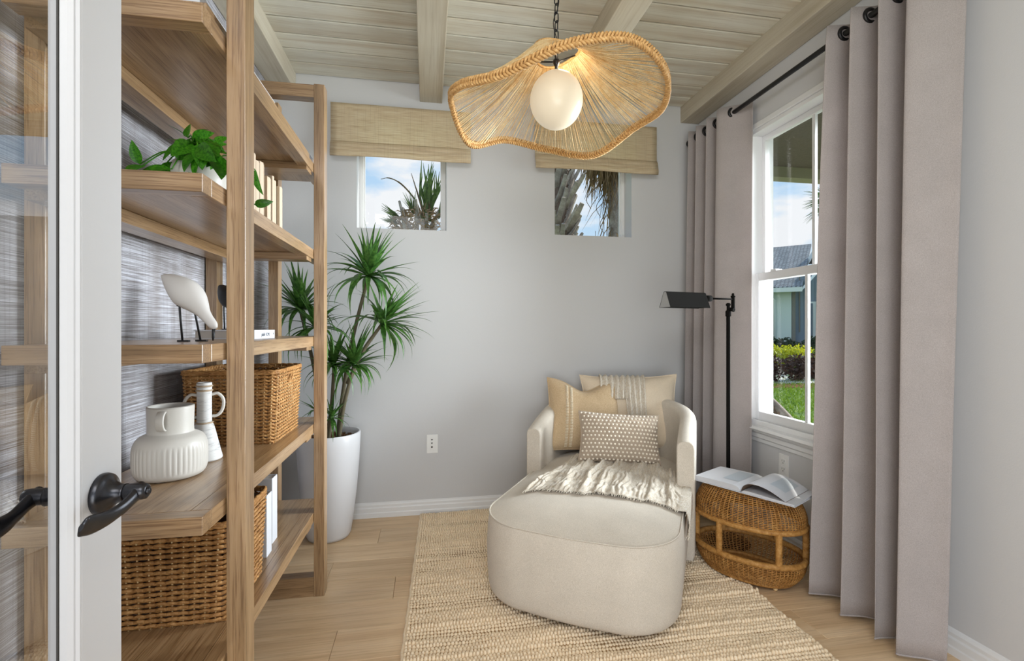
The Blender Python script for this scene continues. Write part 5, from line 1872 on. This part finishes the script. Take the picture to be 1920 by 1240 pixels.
curtain('greige linen curtain panel at the near side of the window', ([-0.4, 0, 1, 2, 3, 3.5], [1.85, 1.80, 1.68, 1.56, 1.445, 1.305]), ([-0.4, 0, 1, 2, 3, 3.5], [1.875, 1.805, 1.645, 1.495, 1.415, 1.315]),
        -0.4, 3.42, 2.495, 0.022, 1.775, 1.690, 0.062, 0.062, [-0.25, 0.25, 0.75, 1.25, 1.75, 2.25, 2.75, 3.25], 3)
curtain('greige linen curtain panel in the back corner beside the window', ([-0.4, 0, 1, 2, 3, 3.5], [2.985, 2.925, 2.835, 2.718, 2.607, 2.45]), ([-0.4, 0, 1, 2, 3, 3.5], [2.985, 2.93, 2.83, 2.71, 2.60, 2.43]),
        -0.4, 3.5, 2.495, 0.022, 1.778, 1.745, 0.062, 0.062, [-0.25, 0.25, 0.75, 1.25, 1.75, 2.25, 2.75, 3.22], 8)

# ------------------------------------------------------------------ roman blinds
def blind(label, x0, x1):
    t = thing('roman_blind', label, 'window blind', ((x0 + x1) / 2, 3.03, 2.22), 0, 'woven roman blinds')
    zt, zb = 2.542, 2.215
    MB().box(x0 + 0.004, 3.012, zt - 0.03, x1 - 0.004, WB - 0.001, zt - 0.004).build('head_rail', M['white'], t)
    b = MB()
    b.grid(20, 14, lambda u, v: Vector((lerp(x0, x1, u), 3.006 + 0.002 * mnoise.noise((u * 5, v * 4, x0)), lerp(zt, zb + 0.06, v))))
    b.build('panel', M['shade'], t, solid=0.0015)
    for k in range(3):
        b = MB()
        z1 = zb + 0.095 - k * 0.022
        z0 = zb + 0.046 - k * 0.023
        yy = 2.994 - 0.005 * k
        b.grid(20, 10, lambda u, v: Vector((lerp(x0, x1, u), yy + 0.010 * (1 - v) ** 2 - 0.007 * math.sin(PI * v), lerp(z1, z0 - 0.003 * math.sin(u * 7 + k), v))))
        b.grid(20, 4, lambda u, v: Vector((lerp(x0, x1, u), yy + 0.008 * v, lerp(z0 - 0.003 * math.sin(u * 7 + k), z0 + 0.014, v))))
        b.build('fold', M['shade'], t, solid=0.0015)
blind('woven tan roman blind over the left small window', -0.58, 0.263)
blind('woven tan roman blind over the right small window behind pendant', 0.682, 1.529)

# ------------------------------------------------------------------ pendant lamp
PO = Vector((0.480, 1.750, 0))
pen = thing('pendant_lamp', 'wavy string pendant lamp with braided rim and glowing globe', 'pendant lamp', (PO.x, PO.y, 2.05))
phs = [0, 30, 60, 90, 120, 150, 180, 210, 240, 270, 300, 330]
rz_ = [2.02, 2.024, 1.965, 2.008, 2.03, 1.958, 2.035, 1.998, 1.962, 2.022, 2.066, 2.045]
rad_ = [0.405, 0.40, 0.405, 0.40, 0.395, 0.40, 0.40, 0.40, 0.395, 0.395, 0.40, 0.405]
RT, FW = Vector((CY_, -SY_, 0)), Vector((SY_, CY_, 0))
rim_c = catmull([PO + RT * (r_ * math.cos(R(a))) + FW * (r_ * math.sin(R(a))) + Vector((0, 0, z)) for a, z, r_ in zip(phs, rz_, rad_)], 20, True)
nR = len(rim_c)
def crown_pt(i):
    a = 2 * PI * i / nR
    return PO + RT * (0.088 * math.cos(a)) + FW * (0.088 * math.sin(a)) + Vector((0, 0, 2.226 + 0.012 * math.sin(2 * a + 0.6)))
b = MB()
rg = random.Random(6)
NSTR = 430
for k in range(NSTR):
    f0 = (k + rg.uniform(-0.45, 0.45)) / NSTR * nR
    if rg.random() < 0.10:
        f0 += 1.2
    i0 = int(f0) % nR
    rp = rim_c[i0].lerp(rim_c[(i0 + 1) % nR], f0 % 1)
    cp = crown_pt(f0)
    for lay in (0, 1):
        c2 = cp + Vector((0, 0, -0.004 * lay)) + (rp - cp) * 0.01
        mid = c2.lerp(rp, 0.5) + Vector((0, 0, -0.018 + rg.gauss(0, 0.002) - 0.004 * lay))
        mid1 = c2.lerp(mid, 0.5) + Vector((0, 0, -0.006))
        b.tube([c2, mid1, mid, rp], 0.00105 if rg.random() < 0.85 else 0.0018, 3, cap=False)
        if rg.random() < 0.85:
            break
b.build('strings', M['string'], pen, kind='stuff')
b = MB()
nB = 900
for s_ in range(4):
    pts = []
    for k in range(nB):
        f0 = k / nB * nR
        i0 = int(f0) % nR
        p = rim_c[i0].lerp(rim_c[(i0 + 1) % nR], f0 % 1)
        t = (rim_c[(i0 + 1) % nR] - rim_c[i0]).normalized()
        out_ = (p - PO - Vector((0, 0, p.z)))
        out_ = (out_ - t * out_.dot(t)).normalized()
        u_ = t.cross(out_)
        w = 2 * PI * 52 * k / nB
        if s_ < 2:
            pts.append(p + u_ * (0.0125 * math.sin(w + s_ * PI)) + out_ * (0.006 * math.sin(2 * (w + s_ * PI))))
        else:
            pts.append(p + u_ * (0.0125 * math.sin(w + PI / 2 + s_ * PI)) + out_ * (0.006 * math.sin(2 * (w + PI / 2 + s_ * PI))))
    b.tube(pts, 0.0050, 5, True)
b.build('braided_rim', M['braid'], pen)
b = MB()
b.tube([crown_pt(i * nR / 60) for i in range(60)], 0.005, 8, True)
b.build('crown_ring', M['braid'], pen)
hub = PO + Vector((0, 0, 2.19))
b = MB()
b.tube([hub + Vector((0, 0, 0.085)), hub + Vector((0, 0, -0.055))], 0.0065, 12)
b.lathe([(0.004, 0.012), (0.012, 0.008), (0.014, 0.0), (0.010, -0.010), (0.007, -0.016)], 16, hub)
b.lathe([(0.006, 0.0), (0.020, -0.006), (0.024, -0.016), (0.02, -0.02)], 20, hub + Vector((0, 0, -0.034)))
b.build('stem', M['bronze'], pen)
b = MB()
for k in range(3):
    a = R(25 + 120 * k)
    b.tube([hub, crown_pt((25 + 120 * k) / 360 * nR)], 0.003, 8)
b.build('spider', M['black'], pen)
gc = PO + Vector((0, 0, 2.044))
MB().lathe([(0.1 * math.sin(PI * k / 28) + 1e-4, -0.107 * math.cos(PI * k / 28)) for k in range(29)], 48, gc).build('globe', M['globe'], pen)
string_lamp = lamp('string_fill', 'POINT', (0, 0, 0), 0.6, (1.0, 0.82, 0.60), shadow_soft_size=0.03)  # extra lamp added outside the globe to brighten the strings
string_lamp.parent = pen
string_lamp.location = PO + Vector((0.03, 0.0, 2.172)) - pen.location
# chain links to the canopy
zc_ = 2.275
k = 0
b0_ = MB()
hl, hw2 = 0.0135, 0.0085
link_pts = []
for q in range(28):
    a = 2 * PI * q / 28
    link_pts.append((hw2 * math.cos(a), 0, (hl - hw2 + 0.006) * (1 if math.sin(a) > 0 else -1) * (1 if abs(math.sin(a)) > 0.01 else 0) + hw2 * math.sin(a)))
lm = MB().tube(link_pts, 0.0023, 6, True, up=(0, 1, 0)).mesh('chain_link', M['black'])
while zc_ < CZ - 0.035:
    link_mesh('chain_link', lm, pen, (0, 0, zc_ + 0.018 - pen.location.z), (0, 0, R(20 + 90 * (k % 2))))
    zc_ += 0.0335
    k += 1
MB().lathe([(0.006, CZ - 0.036), (0.03, CZ - 0.03), (0.062, CZ - 0.018), (0.065, CZ)], 32, PO).build('canopy', M['black'], pen)
MB().tube(catmull([hub + Vector((0.004, 0, 0.08)), PO + Vector((-0.012, 0, 2.34)), PO + Vector((0.010, 0, 2.42)), PO + Vector((-0.006, 0, 2.52)), PO + Vector((0.004, 0, CZ - 0.02))], 6), 0.0016, 5).build('wire', M['black'], pen)
